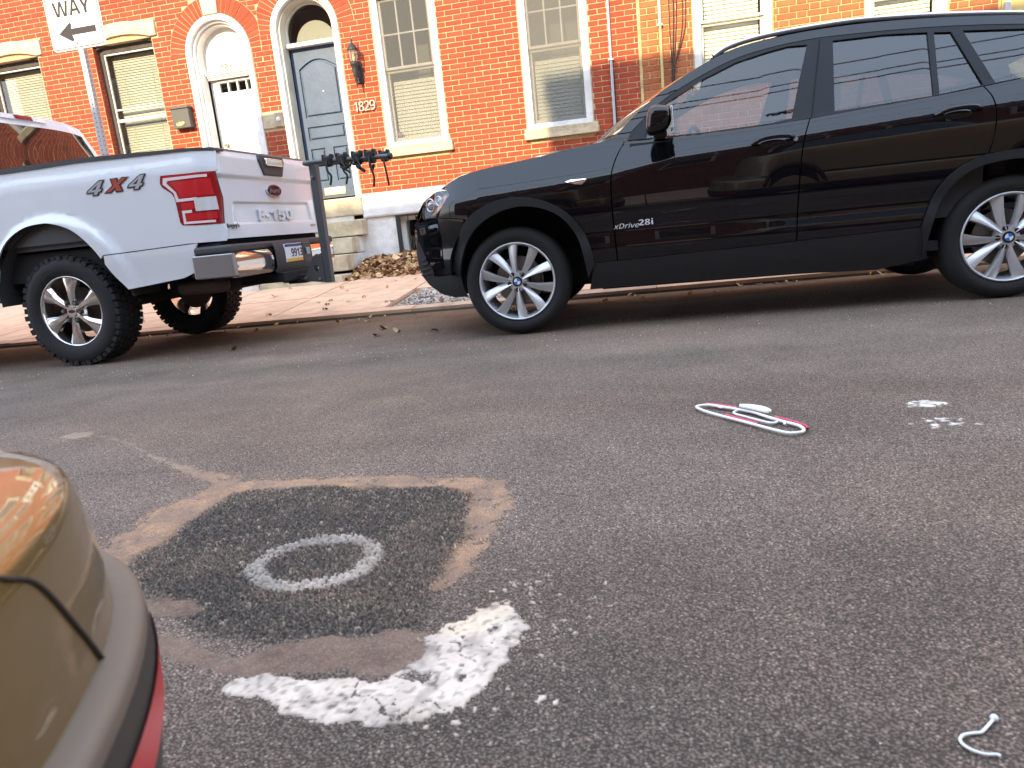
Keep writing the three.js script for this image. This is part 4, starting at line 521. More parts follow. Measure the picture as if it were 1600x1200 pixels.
// ---------------------------------------------------------------- black SUV
{
  const zN = -4.72, zc = -5.66, X = thing('suv_car', 'glossy black SUV parked nose left on the far side', 'car', [.6, road(.6, zc), zc]);
  const paint = phys(C(.004, .004, .005), 1, { clearcoat: 1, clearcoatRoughness: .006, specularIntensity: 0 }), satin = phys(C(.008, .008, .010), .4, { specularIntensity: .55 });
  const cr = x => lerpTab([[-1.5, .87], [-.6, .915], [-.243, .942], [.154, 1.0], [.7, 1.022], [.907, 1.046], [1.374, 1.068], [1.617, 1.081], [3, 1.13]], x), belt = x => lerpTab([[-.3, 1.14], [.335, 1.132], [.711, 1.138], [.955, 1.147], [1.594, 1.184], [2.087, 1.228], [3, 1.3]], x);
  const sp = (t, k = .014) => t > k * 20 ? t : k * Math.log(1 + Math.exp(t / k));
  const wf = (x, y) => { const c = cr(x), b = belt(x); let w = .004 + .56 * sp(y - c, .011) - .14 * sp(y - b) + .045 * sp(c - .05 - y, .03) + .16 * sp(.47 - y, .02) + .012 * Math.exp(-Math.pow((y - .60) / .075, 2)); const f = -1.12 - x; if (f > 0) w += 1.2 * f * f; const r = x - 2.45; if (r > 0) w += 1.0 * r * r; return w; };
  const both = (name, geo, m) => { const a = part(name, geo, m, X); part(name, mirrorZ(geo, zc), m, X); return a; };
  const hoodE = [[-1.42, .972], [-1.370, .998], [-1.242, 1.049], [-1.024, 1.084], [-.894, 1.096], [-.689, 1.117], [-.569, 1.133], [-.298, 1.160], [-.193, 1.197]];
  const arcF = smooth([[-1.370, .424], [-1.333, .537], [-1.237, .730], [-1.118, .820], [-.973, .867], [-.824, .870], [-.670, .826], [-.542, .743], [-.448, .623], [-.405, .507], [-.386, .403]], 40), arcFi = smooth([[-1.307, .400], [-1.29, .47], [-1.229, .612], [-1.129, .718], [-.992, .787], [-.829, .812], [-.674, .776], [-.566, .705], [-.482, .575], [-.451, .439], [-.435, .313]], 40);
  const arcR = smooth([[1.561, .453], [1.593, .560], [1.641, .665], [1.722, .755], [1.828, .814], [1.951, .838], [2.072, .843], [2.2, .828], [2.32, .775], [2.42, .68], [2.48, .57], [2.51, .453]], 40), arcRi = smooth([[1.582, .274], [1.613, .448], [1.660, .599], [1.733, .700], [1.831, .761], [1.951, .787], [2.075, .790], [2.19, .775], [2.29, .715], [2.38, .61], [2.43, .47], [2.45, .30]], 40);
  const dF = [[-.146, 1.142], [-.180, 1.10], [-.218, 1.027], [-.244, .941], [-.250, .843], [-.250, .70], [-.243, .521], [-.238, .412]], dM = [[.945, 1.143], [.908, 1.045], [.888, .931], [.872, .727], [.865, .6], [.860, .436]], dR = [[1.879, 1.206], [1.910, 1.15], [1.920, 1.09], [1.926, .99], [1.915, .90], [1.897, .835]];
  const sh = (pts, d) => pts.map(([x, y]) => [x + d, y]);
  // body panels
  both('front_fender', panel([...hoodE.slice(1), [-.155, 1.15], ...sh(smooth(dF, 16).slice(1), -.004), ...arcF.slice().reverse().filter(p => p[1] > .74 || p[0] > -.9), [-1.236, .775], [-1.43, .799], [-1.385, .877], [-1.333, .94], [-1.345, .965]], wf, zN), paint);
  both('front_bumper', panel([[-1.43, .791], [-1.234, .767], ...arcF.slice().reverse().filter(p => p[0] < -1.235 && p[1] < .735), [-1.375, .415], [-1.5, .40], [-1.655, .40], [-1.715, .42], [-1.738, .52], [-1.735, .62], [-1.70, .785]], wf, zN), paint);
  both('bumper_lip', panel([[-1.372, .408], [-1.307, .405], [-1.300, .30], [-1.285, .245], [-1.40, .243], [-1.5, .262], [-1.63, .33], [-1.71, .405], [-1.5, .392]], (x, y) => wf(x, y) - .004 + .25 * sp(.33 - y, .02), zN), plast);
  both('front_door', panel([...sh(smooth(dF, 16), .004), [-.1, .412], [.4, .424], [.85, .436], ...sh(smooth(dM, 14).reverse(), -.004), [.711, 1.136], [.335, 1.129], [-.05, 1.138]], wf, zN), paint);
  both('rear_door', panel([...sh(smooth(dM, 14), .004), [1.2, .445], [1.555, .455], ...arcR.filter(p => p[0] < 1.893), ...sh(smooth(dR, 12).reverse(), -.004), [1.594, 1.182], [1.2, 1.160]], wf, zN), paint);
  both('rear_quarter', panel([...sh(smooth(dR, 12), .004), ...arcR.filter(p => p[0] > 1.905), [2.62, .44], [2.86, .46], [2.96, .62], [2.97, .95], [2.88, 1.25], [2.5, 1.263], [2.087, 1.226]], wf, zN), paint);
  both('wheel_arch_trim', panel([...arcF, ...arcFi.slice().reverse()], (x, y) => wf(x, y) - .020, zN, { rim: .05, edge: .05 }), plast);
  both('wheel_arch_trim', panel([...arcR, ...arcRi.slice().reverse()], (x, y) => wf(x, y) - .020, zN, { rim: .05, edge: .05 }), plast);
  both('sill_trim', panel([[-.39, .405], [-.1, .408], [.4, .419], [.85, .431], [1.2, .44], [1.562, .45], [1.60, .30], [1.612, .262], [1.335, .214], [.696, .232], [-.243, .238], [-.432, .235]], (x, y) => wf(x, y) - .012 + .10 * sp(.33 - y, .01), zN, { rim: .04 }), plast);
  // greenhouse
  const wins = { front: [[-.03, 1.149], [.335, 1.140], [.711, 1.146], [.848, 1.160], [.90, 1.35], [.970, 1.59], [.86, 1.597], [.747, 1.583], [.557, 1.546], [.361, 1.472], [.118, 1.352], [-.0, 1.26]], rear: [[1.086, 1.170], [1.35, 1.180], [1.620, 1.191], [1.628, 1.562], [1.4, 1.585], [1.115, 1.592]], corner: [[1.650, 1.194], [1.880, 1.217], [1.752, 1.545], [1.662, 1.556]], tail: [[1.940, 1.222], [2.087, 1.232], [2.46, 1.275], [2.40, 1.44], [2.155, 1.502], [1.812, 1.543]] };
  const roofE = [[-.193, 1.200], [-.07, 1.308], [.059, 1.404], [.18, 1.475], [.3, 1.535], [.418, 1.588], [.6, 1.638], [.9, 1.668], [1.3, 1.668], [1.75, 1.632], [2.2, 1.572], [2.6, 1.49], [2.85, 1.30]], frameTop = [[-.109, 1.20], [.10, 1.372], [.35, 1.497], [.55, 1.569], [.747, 1.605], [.996, 1.622], [1.138, 1.62], [1.654, 1.590], [2.155, 1.528], [2.5, 1.46]];
  both('roof_side', panel([...smooth(roofE, 40), [2.6, 1.40], ...smooth(frameTop, 30).reverse()], wf, zN, { edge: .06 }), paint);
  both('window_surround', panel([[-.135, 1.147], [.335, 1.133], [.711, 1.139], [.955, 1.147], [1.594, 1.186], [2.087, 1.230], [2.6, 1.285], [2.5, 1.455], ...smooth(frameTop, 30).reverse()], wf, zN, { holes: Object.values(wins), off: .003, rim: .02 }), satin);
  for (const [k, w] of Object.entries(wins)) both(k === 'corner' ? 'corner_window' : k + '_window', panel(w, wf, zN, { off: .016, rim: 0 }), k === 'front' ? carGlass : privacyGlass);
  for (const [x0, y0, x1, y1] of [[.955, 1.147, 1.044, 1.612]]) { const g = tube([[x0, y0, zN - wf(x0, y0) + .001], [(x0 + x1) / 2, (y0 + y1) / 2, zN - wf(1, (y0 + y1) / 2) + .001], [x1, y1, zN - wf(x1, y1) + .001]], .0035, 16, 6); both('door_gap', g, matte); }
  // hood, windscreen, roof, tailgate, nose
  const loft = (E, n, m, fn) => { const c = new THREE.CatmullRomCurve3(E.map(p => new THREE.Vector3(p[0], p[1], 0)), false, 'centripetal'); return gridSurf(n, m, (s, t) => { const p = c.getPoint(s), z0 = zN - wf(p.x, p.y), z = mix(z0, 2 * zc - z0, t), [dx, dy] = fn(s, t); return [p.x + dx, p.y + dy, z]; }, true); };
  const cw = t => Math.pow(Math.sin(Math.PI * t), .55);
  part('hood', loft(hoodE, 24, 30, (s, t) => [-.13 * (1 - s) * Math.sin(Math.PI * t), .034 * cw(t)]), paint, X);
  part('windscreen', loft(roofE.slice(0, 6), 16, 24, (s, t) => [-.20 * (1 - .5 * s) * Math.sin(Math.PI * t), .012 * cw(t)]), carGlass, X);
  part('roof', loft(roofE.slice(5, 12), 24, 24, (s, t) => [0, .05 * cw(t)]), paint, X);
  part('rear_screen', loft(roofE.slice(11), 8, 16, (s, t) => [.06 * Math.sin(Math.PI * t), .04 * cw(t) * (1 - s)]), carGlass, X);
  part('tailgate', loft([[2.85, 1.30], [2.93, 1.1], [2.97, .9], [2.97, .6], [2.88, .40]], 12, 12, (s, t) => [.06 * Math.sin(Math.PI * t), 0]), paint, X);
  part('nose', loft([[-1.62, .33], [-1.705, .42], [-1.735, .6], [-1.695, .79], [-1.62, .86], [-1.56, .92], [-1.42, .972]].reverse(), 16, 16, (s, t) => [-.10 * Math.sin(Math.PI * t), 0]), paint, X);
  const rail = [[.425, 1.607, -5.035], [.5, 1.648, -5.045], [.62, 1.676, -5.05], [.8, 1.694, -5.05], [1.1, 1.703, -5.05], [1.35, 1.698, -5.05], [1.75, 1.664, -5.05], [2.2, 1.606, -5.05], [2.5, 1.54, -5.05]]; { const g = tube(rail, .017, 60, 10); g.scale(1, 1, 1); both('roof_rail', g, std(C(.55, .57, .60), .28, { metalness: .9 })); }
  // lower intake, headlight, side marker, badges
  both('air_intake', panel(smooth([[-1.70, .66], [-1.655, .60], [-1.60, .50], [-1.55, .42], [-1.575, .375], [-1.66, .39], [-1.715, .44], [-1.727, .56]], 30, true), wf, zN, { off: -.003, rim: .004 }), matte);
  for (let i = 0; i < 4; i++) { const y = .40 + i * .035; both('intake_slat', tube([[-1.70 + i * .004, y, zN - wf(-1.70, y) + .006], [-1.63, y + .01, zN - wf(-1.63, y) + .008], [-1.57 - i * .012, y + .016, zN - wf(-1.57 - i * .012, y) + .006]], .006, 10, 6), plast); }
  const hl = smooth([[-1.585, .80], [-1.582, .86], [-1.55, .925], [-1.479, .972], [-1.40, .974], [-1.343, .964], [-1.330, .938], [-1.378, .877], [-1.43, .83], [-1.478, .803], [-1.53, .798]], 44, true);
  const hh = part('headlight', panel(hl, wf, zN, { off: -.004, rim: .01, edge: .03 }), lensM, X); part('headlight', mirrorZ(panel(hl, wf, zN, { off: -.004, rim: .01, edge: .03 }), zc), lensM, X);
  sub('housing', panel(hl, wf, zN, { off: .05, rim: 0, edge: .03 }), std(C(.16, .16, .165), .35, { metalness: .5 }), hh);
  for (const [x, y, r] of [[-1.50, .885, .042], [-1.42, .905, .03]]) { const g = new THREE.TorusGeometry(r, .006, 8, 24); g.rotateY(-.6); g.translate(x, y, zN - wf(x, y) - .012); const s = new THREE.SphereGeometry(r * .8, 16, 10); s.translate(x, y, zN - wf(x, y) - .045); sub('projector', [strip(g), strip(s)], std(C(.45, .46, .48), .2, { metalness: .6 }), hh); }
  sub('reflector', panel([[-1.47, .812], [-1.40, .862], [-1.352, .932], [-1.372, .94], [-1.43, .87], [-1.50, .815]], wf, zN, { off: .02, rim: .01 }), std(C(.55, .22, .10), .3), hh);
  both('bumper_gap', tube([[-1.58, .797, zN - wf(-1.58, .797) + .001], [-1.43, .795, zN - wf(-1.43, .795) + .001], [-1.234, .771, zN - wf(-1.234, .771) + .001]], .003, 16, 6), matte);
  { const m = [[-.537, .935], [-.50, .945], [-.402, .941], [-.398, .934], [-.428, .908], [-.47, .912]]; both('side_marker', panel(m, wf, zN, { off: -.008, rim: .008, edge: .03 }), chrome); }
  { const g = text('xDrive', regular, .030, .003); shear(g, .25); g.scale(1.35, 1, 1); g.translate(-.165, .626, zN - .010); const h = text('28i', bold, .036, .003); h.scale(1.4, 1, 1); h.translate(-.045, .638, zN - .010); both('badge', merge([g, h]), std(C(.70, .70, .71), .3, { metalness: .2 })); }
  for (const [x0, y0] of [[.612, 1.035], [1.612, 1.075]]) { const t = [[x0, y0, zN - .008], [x0 + .05, y0 + .020, zN + .030], [x0 + .13, y0 + .026, zN + .036], [x0 + .20, y0 + .020, zN + .030], [x0 + .232, y0 + .008, zN - .004]]; const g = tube(t, .014, 24, 8); g.translate(0, 0, .0); both('door_handle', g, paint); const c = new THREE.SphereGeometry(1, 20, 12); c.scale(.075, .028, .012); c.translate(x0 + .115, y0 - .008, zN - wf(x0 + .115, y0 - .008) - .001); both('handle_cup', strip(c), paint); }
  { const c = discZ(.014, .014, 0, .006, 16); c.translate(.852, 1.035, zN + .004); part('lock', c, chrome, X); }
  // door mirror
  for (const s of [1, -1]) { const G = []; const b = new THREE.SphereGeometry(1, 28, 20), p = b.attributes.position; for (let i = 0; i < p.count; i++) { let x = p.getX(i), y = p.getY(i), z = p.getZ(i); const q = v => Math.sign(v) * Math.pow(Math.abs(v), .62); x = q(x); y = q(y); z = q(z); p.setXYZ(i, .064 + x * .075 + y * .014, 1.228 + y * (.082 - .012 * x), -4.645 + z * .10); } b.computeVertexNormals(); let g = strip(b), a = strip(rbox(.03, .11, 1.13, 1.165, -4.80, -4.62, .016, 3)); if (s < 0) { g = mirrorZ(g, zc); a = mirrorZ(a, zc); } const mm = part('door_mirror', g, paint, X); sub('arm', a, plast, mm); let gl = strip(rbox(.135, .146, 1.165, 1.29, -4.735, -4.56, .004)); if (s < 0) gl = mirrorZ(gl, zc); sub('mirror_glass', gl, chrome, mm); }
  both('cowl', panel([[-.205, 1.195], [-.16, 1.146], [-.12, 1.138], [-.06, 1.16], [-.085, 1.24]], wf, zN, { off: .007 }), paint);
  both('mirror_base', panel([[-.125, 1.148], [-.02, 1.146], [-.005, 1.25], [-.03, 1.235]], wf, zN, { off: -.004 }), plast);
  // cabin
  const seatM = std(C(.055, .05, .048), .7), trim = std(C(.03, .03, .032), .8);
  both('door_trim', panel([[-.12, .45], [1.9, .5], [1.9, 1.19], [1.594, 1.165], [.955, 1.125], [.335, 1.11], [-.12, 1.125]], (x, y) => wf(x, Math.min(y, 1.0)) + .06, zN, { rim: 0, edge: .2 }), trim);
  part('floor', box(-.3, 2.7, .30, .36, zN - 1.72, zN - .12), trim, X); part('dashboard', rbox(-.35, .12, .8, 1.13, zN - 1.70, zN - .18, .08, 3), trim, X);
  for (const z of [zN - .50, zN - 1.38]) { const st = part('front_seat', [rbox(.55, 1.02, .5, .68, z - .24, z + .24, .07, 3), rbox(.92, 1.08, .6, 1.18, z - .24, z + .24, .07, 3).applyMatrix4(new THREE.Matrix4().makeTranslation(1, .6, 0).multiply(new THREE.Matrix4().makeRotationZ(-.18)).multiply(new THREE.Matrix4().makeTranslation(-1, -.6, 0)))], seatM, X); sub('headrest', rbox(1.10, 1.20, 1.22, 1.40, z - .13, z + .13, .045, 3), seatM, st); }
  const bench = part('rear_seat', [rbox(1.55, 2.05, .5, .7, zN - 1.6, zN - .28, .07, 3), rbox(1.98, 2.15, .6, 1.2, zN - 1.6, zN - .28, .07, 3)], seatM, X); for (const z of [-.55, -.94, -1.33]) sub('headrest', rbox(2.08, 2.17, 1.2, 1.36, zN + z - .13, zN + z + .13, .04, 3), seatM, bench);
  { const g = new THREE.TorusGeometry(.185, .016, 10, 40); g.rotateY(Math.PI / 2 - .35); g.translate(.30, 1.03, zN - .5); part('steering_wheel', g, trim, X); } part('rear_mirror', rbox(.28, .31, 1.42, 1.48, zc - .12, zc + .12, .02, 3), plast, X);
  part('headliner', loft(roofE.slice(5, 12), 10, 10, (s, t) => [0, -.03 + .04 * cw(t)]), std(C(.25, .24, .23), .9), X);
  part('underbody', [box(-1.45, 2.75, .235, .5, zc - .50, zc + .50), box(-.35, 1.55, .225, .36, zN - 1.78, zN - .10), box(-.4, -.15, .25, 1.0, zc - .5, zc + .5), box(-1.5, -.3, .45, .95, zc - .45, zc + .45)], matte, X);
  for (const [x, y] of [[-.917, .40], [2.03, .40]]) for (const s of [0, 1]) { let g = new THREE.CylinderGeometry(.455, .455, .42, 32, 1, true, Math.PI / 2, Math.PI); g.rotateX(Math.PI / 2); g.scale(1, .95, 1); g.translate(x, y, zN - .235); g = strip(g); if (s) g = mirrorZ(g, zc); part('wheel_well', g, std(C(.012, .012, .012), .95, { side: THREE.DoubleSide }), X); }
  part('exhaust', [strip(tube([[1.35, .27, -5.5], [1.5, .25, -5.45], [1.62, .28, -5.4], [2.2, .33, -5.4]], .035, 20, 10))], std(C(.5, .36, .25), .4, { metalness: .8 }), X);
  // wheels
  const tyre = latheZ([[.250, -.02], [.262, -.004], [.276, .004], [.300, .012], [.324, .008], [.344, -.006], [.356, -.026], [.3605, -.046], [.3605, -.064], [.354, -.066], [.354, -.072], [.3615, -.074], [.362, -.106], [.354, -.108], [.354, -.116], [.362, -.118], [.3615, -.15], [.354, -.152], [.354, -.16], [.3605, -.162], [.358, -.19], [.34, -.225], [.30, -.245], [.250, -.235]], 80);
  const spoke = side => { const n = 14, P = (s, t) => { const r = mix(.040, .247, s), w = mix(.028, .068, Math.pow(s, 1.2)), zf = .006 - .016 * Math.pow(1 - s, 2) - .008 * s; const a = [[-.5, -.042], [-.5, -.004], [-.42, .004], [-.30, .003], [.1, -.008], [.5, -.026], [.5, -.045]], k = Math.min(6, Math.floor(t * 6.0001)), f = clamp(t * 6 - k), u = a[k], v = a[Math.min(6, k + 1)], q = mix(u[0], v[0], f) * side * w + side * (.012 * (1 - s)) + side * .012 * Math.sin(s * 2.2), z = mix(u[1], v[1], f) + zf; return [q, r, z]; }; const g = gridSurf(n, 6, P, side > 0); return toCreasedNormals(g, .6); };
  const sA = spoke(1), sB = spoke(-1), rimG = latheZ([[.2635, -.016], [.262, -.002], [.258, .005], [.252, .005], [.246, -.006], [.242, -.03], [.236, -.06], [.232, -.20], [.25, -.23]], 72);
  const cw_ = [[-.917, .326, 0, .06], [2.046, .348, 0, .3]];
  for (const [x, y, , rot] of cw_) for (const s of [0, 1]) {
    const w = wheelGroup(X, x, y, s ? 2 * zc + 4.78 : -4.78, s); wp('tyre', tyre, rubber, w); const rm = wp('rim', rimG, silver, w);
    for (let i = 0; i < 10; i++) { const o = wp('spoke', i % 2 ? sA : sB, silver, w); o.rotation.z = rot + i * Math.PI / 5 + (i % 2 ? .055 : -.055); }
    wp('hub', [discZ(.058, .050, -.04, -.008, 30), discZ(.072, .064, -.05, -.014, 30)], silver, w);
    for (let i = 0; i < 5; i++) { const a = rot + i * Math.PI * .4 + Math.PI / 10 + .31, c = discZ(.0155, .0155, -.012, -.003, 14); c.translate(.056 * Math.sin(a), .056 * Math.cos(a), -.004); wp('wheel_bolt', c, matte, w); }
    const cap = wp('centre_cap', [discZ(.034, .033, -.01, -.002, 30)], std(C(.01, .01, .012), .3), w); for (let i = 0; i < 4; i++) { const q = new THREE.CircleGeometry(.0225, 12, i * Math.PI / 2 + rot, Math.PI / 2); q.translate(0, 0, -.0005); const o = new THREE.Mesh(q, i % 2 ? std(C(.75, .76, .78), .3) : std(C(.03, .16, .5), .3)); o.name = 'roundel'; w.add(o); }
    wp('brake_disc', [discZ(.165, .165, -.12, -.10, 40), discZ(.07, .07, -.12, -.05, 24)], steelM, w); const cal = rbox(.07, .155, -.07, .07, -.15, -.075, .02); wp('brake_caliper', cal, std(C(.12, .11, .10), .6, { metalness: .4 }), w);
  }
}
// ---------------------------------------------------------------- white pickup truck
{
  const zN = -4.85, zF = -6.72, zc = (zN + zF) / 2, T = thing('pickup_truck', 'white four-door pickup truck with its tailgate towards us', 'truck', [-4.9, road(-4.9, zc), zc]);
  const paint = phys(C(.64, .66, .68), .35, { clearcoat: 1, clearcoatRoughness: .02 }), capM = std(C(.045, .045, .048), .6, { bumpMap: bumpT, bumpScale: .0008 });
  const wx = -4.549, wy = .369;
  const both = (name, geo, m) => { const a = part(name, geo, m, T); part(name, mirrorZ(geo, zc), m, T); return a; };
  const wf = (x, y) => { const d = Math.hypot(x - wx, (y - .44) * 1.0); let w = .006 + .034 * sst(.60, .70, d) + .012 * sst(1.30, 1.46, y) * 2 + .02 * sst(.80, .50, y); const r = x + 3.24; if (r > 0) w += 3.6 * r * r; return w; };
  const arch = smooth([[-5.17, .50], [-5.13, .70], [-5.0, .924], [-4.788, 1.036], [-4.60, 1.058], [-4.521, 1.052], [-4.338, .984], [-4.181, .826], [-4.063, .622], [-3.968, .505]], 44);
  const lamp = [[-3.514, 1.298], [-3.30, 1.292], [-3.115, 1.292], [-3.10, 1.10], [-3.115, .917], [-3.30, .922], [-3.408, .932], [-3.425, .955], [-3.431, 1.128], [-3.45, 1.165], [-3.517, 1.215], [-3.53, 1.245]];
  both('bed_side', panel([[-5.22, 1.452], [-4.2, 1.466], [-3.3, 1.448], [-3.10, 1.436], [-3.095, 1.30], ...lamp.slice(0, 3).reverse(), ...[lamp[0]].slice(1), lamp[11], lamp[10], lamp[9], lamp[8], lamp[7], lamp[6], lamp[5], lamp[4], [-3.10, .87], [-3.115, .792], [-3.40, .797], [-4.112, .777], ...arch.slice().reverse().filter(p => p[1] > .73 || p[0] < -4.9), [-5.22, .50]], wf, zN, { edge: .06 }), paint);
  both('bed_side_lower', panel([[-3.32, .792], [-4.104, .770], ...arch.filter(p => p[0] > -4.5 && p[1] < .745), [-3.968, .503], [-3.50, .548], [-3.40, .58], [-3.365, .66], [-3.36, .73]], wf, zN, { edge: .06 }), paint);
  both('rail_cap', panel([[-5.22, 1.452], [-4.2, 1.466], [-3.3, 1.448], [-3.10, 1.437], [-3.10, 1.453], [-3.3, 1.470], [-4.2, 1.499], [-5.22, 1.492]], (x, y) => wf(x, 1.45) - .006, zN, { rim: .12, edge: .1 }), capM);
  // tail lamp: red shell, pale C band, clear reversing block
  const off = { off: -.002, rim: .012, edge: .04 }; const L1 = part('tail_lamp', panel(lamp, wf, zN, off), redLens, T); part('tail_lamp', mirrorZ(panel(lamp, wf, zN, off), zc), redLens, T);
  const band = [[-3.495, 1.278], [-3.155, 1.275], [-3.155, 1.256], [-3.462, 1.256], [-3.475, 1.238], [-3.412, 1.17], [-3.400, 1.12], [-3.250, 1.12], [-3.250, 1.10], [-3.42, 1.10], [-3.430, 1.165], [-3.505, 1.235]];
  sub('light_band', panel(band, wf, zN, { off: -.006, rim: .006, edge: .04 }), std(C(.80, .62, .62), .25), L1);
  sub('light_band', panel([[-3.39, 1.035], [-3.31, 1.035], [-3.31, 1.015], [-3.372, 1.015], [-3.372, .955], [-3.15, .948], [-3.15, .932], [-3.392, .938]], wf, zN, { off: -.006, rim: .006, edge: .04 }), std(C(.80, .62, .62), .25), L1);
  sub('reversing_lamp', panel([[-3.275, 1.115], [-3.125, 1.115], [-3.122, 1.02], [-3.275, 1.022]], wf, zN, { off: -.008, rim: .008, edge: .03 }), phys(C(.80, .80, .80), .12, { clearcoat: 1, metalness: .3 }), L1);
  sub('lamp_edge', panel([...lamp], wf, zN, { off: .004, rim: .02, edge: .06 }), std(C(.05, .004, .006), .4), L1);
  for (const p of [[[-3.445, 1.245], [-3.14, 1.245], [-3.135, 1.128], [-3.385, 1.128], [-3.40, 1.172]], [[-3.365, 1.01], [-3.135, 1.008], [-3.135, .958], [-3.365, .962]], [[-3.50, 1.29], [-3.13, 1.288], [-3.13, 1.28], [-3.50, 1.282]], [[-3.384, 1.09], [-3.285, 1.09], [-3.285, 1.042], [-3.384, 1.042]]]) sub('lamp_facet', panel(p, wf, zN, { off: -.0035, rim: .002, edge: .03 }), phys(C(.52, .012, .018), .15, { clearcoat: 1, clearcoatRoughness: .05 }), L1);
  // 4x4 lettering
  { const put = (s, x, m, ol) => { const g = new TextGeometry(s, { font: bold, size: s === 'x' ? .14 : .112, depth: .0012, curveSegments: 4, bevelEnabled: !!ol, bevelSize: .009, bevelThickness: .0004, bevelSegments: 1 }); g.computeBoundingBox(); const bb = g.boundingBox; g.translate(-(bb.min.x + bb.max.x) / 2, -(bb.min.y + bb.max.y) / 2, 0); shear(g, .45); g.scale(1.36, .84, 1); g.translate(x, 1.27 + (x + 4) * .018, zN - .036 + (ol ? 0 : .0016)); return g; }; const D = grp('four_by_four_badge', T); for (const [s, x, m] of [['4', -4.07, std(C(.33, .33, .33), .4)], ['x', -3.89, std(C(.36, .05, .03), .4)], ['4', -3.715, std(C(.36, .36, .36), .4)]]) { part('letter_outline', put(s, x, m, 1), std(C(.012, .012, .012), .5), D); part('letter', put(s, x, m, 0), m, D); } }
  // tailgate (faces right): x from a relief function over (z,y)
  const z0 = -4.975, z1 = -6.585, y0 = .805, y1 = 1.448, rec = (z, y) => { const u = clamp((z0 - z) / (z0 - z1)), e = .012; const l = sst(.115 + (1.06 - y) * -.12 - .012, .115 + (1.06 - y) * -.12 + .012, u), r = sst(.115 + (1.06 - y) * -.12 - .012, .115 + (1.06 - y) * -.12 + .012, 1 - u); return l * r * sst(.905, .925, y) * (1 - sst(1.058, 1.085, y)); };
  const tx = (z, y) => { const u = (z - zc) / .8; return -3.128 - .006 * Math.abs(u) - .045 * sst(.88, 1.02, Math.abs(u)) ** 2 + .022 * sst(1.24, 1.285, y) - .012 * sst(1.40, 1.448, y) - .016 * rec(z, y) + .004 * sst(1.0, .8, y) - .05 * sst(.93, 1.0, Math.abs(u)) * sst(1.28, 1.448, y); };
  { const nz = 130, ny = 90, P = [], N = [], I = []; for (let j = 0; j <= ny; j++) for (let i = 0; i <= nz; i++) { const z = mix(z0, z1, i / nz), yy = mix(y0, y1 - .05 * sst(.86, 1, Math.abs((z - zc) / .805)) ** 2 * (z < zc ? 1 : .2), j / ny), e = .004, a = (tx(z + e, yy) - tx(z - e, yy)) / (2 * e), b = (tx(z, yy + e) - tx(z, yy - e)) / (2 * e), l = Math.hypot(1, a, b); P.push(tx(z, yy), yy, z); N.push(1 / l, -b / l, -a / l); } for (let j = 0; j < ny; j++) for (let i = 0; i < nz; i++) { const a = j * (nz + 1) + i, b = a + nz + 1; I.push(a, a + 1, b, b, a + 1, b + 1); } const g = new THREE.BufferGeometry(); g.setAttribute('position', new THREE.Float32BufferAttribute(P, 3)); g.setAttribute('normal', new THREE.Float32BufferAttribute(N, 3)); g.setIndex(I); const tg = part('tailgate', g, paint, T);
    sub('tailgate_core', rbox(-3.25, -3.152, y0, 1.40, z1 + .02, z0 - .01, .01), paint, tg); sub('top_trim', [rbox(-3.26, -3.125, 1.436, 1.468, -6.40, z0 + .005, .010)], std(C(.16, .13, .12), .6), tg);
    const rotY = (h, z, y, x) => { h.rotateY(Math.PI / 2); h.translate(x ?? tx(z, y), y, z); return h; };
    { const h = text('F-150', bold, .105, .014, .001); h.scale(1.62, .80, 1); sub('lettering', rotY(h, zc, .975, tx(zc, .975) + .001), paint, tg); }
    { const b = extr(shapeOf([[-.19, .085], [.19, .085], [.21, .045], [.15, -.075], [-.15, -.075], [-.21, .045]]), 0, .02, .008); const hb = sub('handle_bezel', rotY(strip(b), zc, 1.365, -3.112), capM, tg); const c = strip(rbox(-.14, .14, -.03, .03, 0, .03, .012, 3)); sub('handle', rotY(c, zc, 1.395, -3.098), chrome, tg); }
    { const o = new THREE.CylinderGeometry(.5, .5, .012, 40); o.rotateX(Math.PI / 2); o.scale(.235, .098, 1); sub('badge_rim', rotY(strip(o), zc, 1.172, -3.118), chrome, tg); const p = new THREE.CylinderGeometry(.5, .5, .012, 40); p.rotateX(Math.PI / 2); p.scale(.215, .082, 1); sub('badge', rotY(strip(p), zc, 1.172, -3.1145), std(C(.008, .012, .03), .15), tg); const s = text('Ford', regular, .038, .002); shear(s, .3); s.scale(1.5, 1, 1); sub('badge_script', rotY(strip(s), zc, 1.172, -3.1075), chrome, tg); }
    { const s = text("Bergey's", bold, .030, .003); sub('dealer_badge', rotY(strip(s), -5.085, .895, -3.121), std(C(.06, .055, .05), .3, { metalness: .6 }), tg); const q = strip(rbox(-.05, .05, -.008, .008, 0, .004, .002)); sub('trim_badge', rotY(q, -6.43, .875, -3.128), std(C(.4, .33, .25), .3, { metalness: .8 }), tg); } }
  both('tail_post', box(-3.26, -3.175, .80, 1.43, zN - .16, zN - .10), paint);
  part('bed_floor', box(-5.2, -3.26, .86, .90, zF + .1, zN - .1), capM, T); part('bed_inner', [box(-5.22, -3.26, .9, 1.44, zN - .10, zN - .07), box(-5.22, -3.26, .9, 1.44, zF + .07, zF + .10), box(-5.22, -5.19, .9, 1.44, zF + .1, zN - .1)], capM, T);
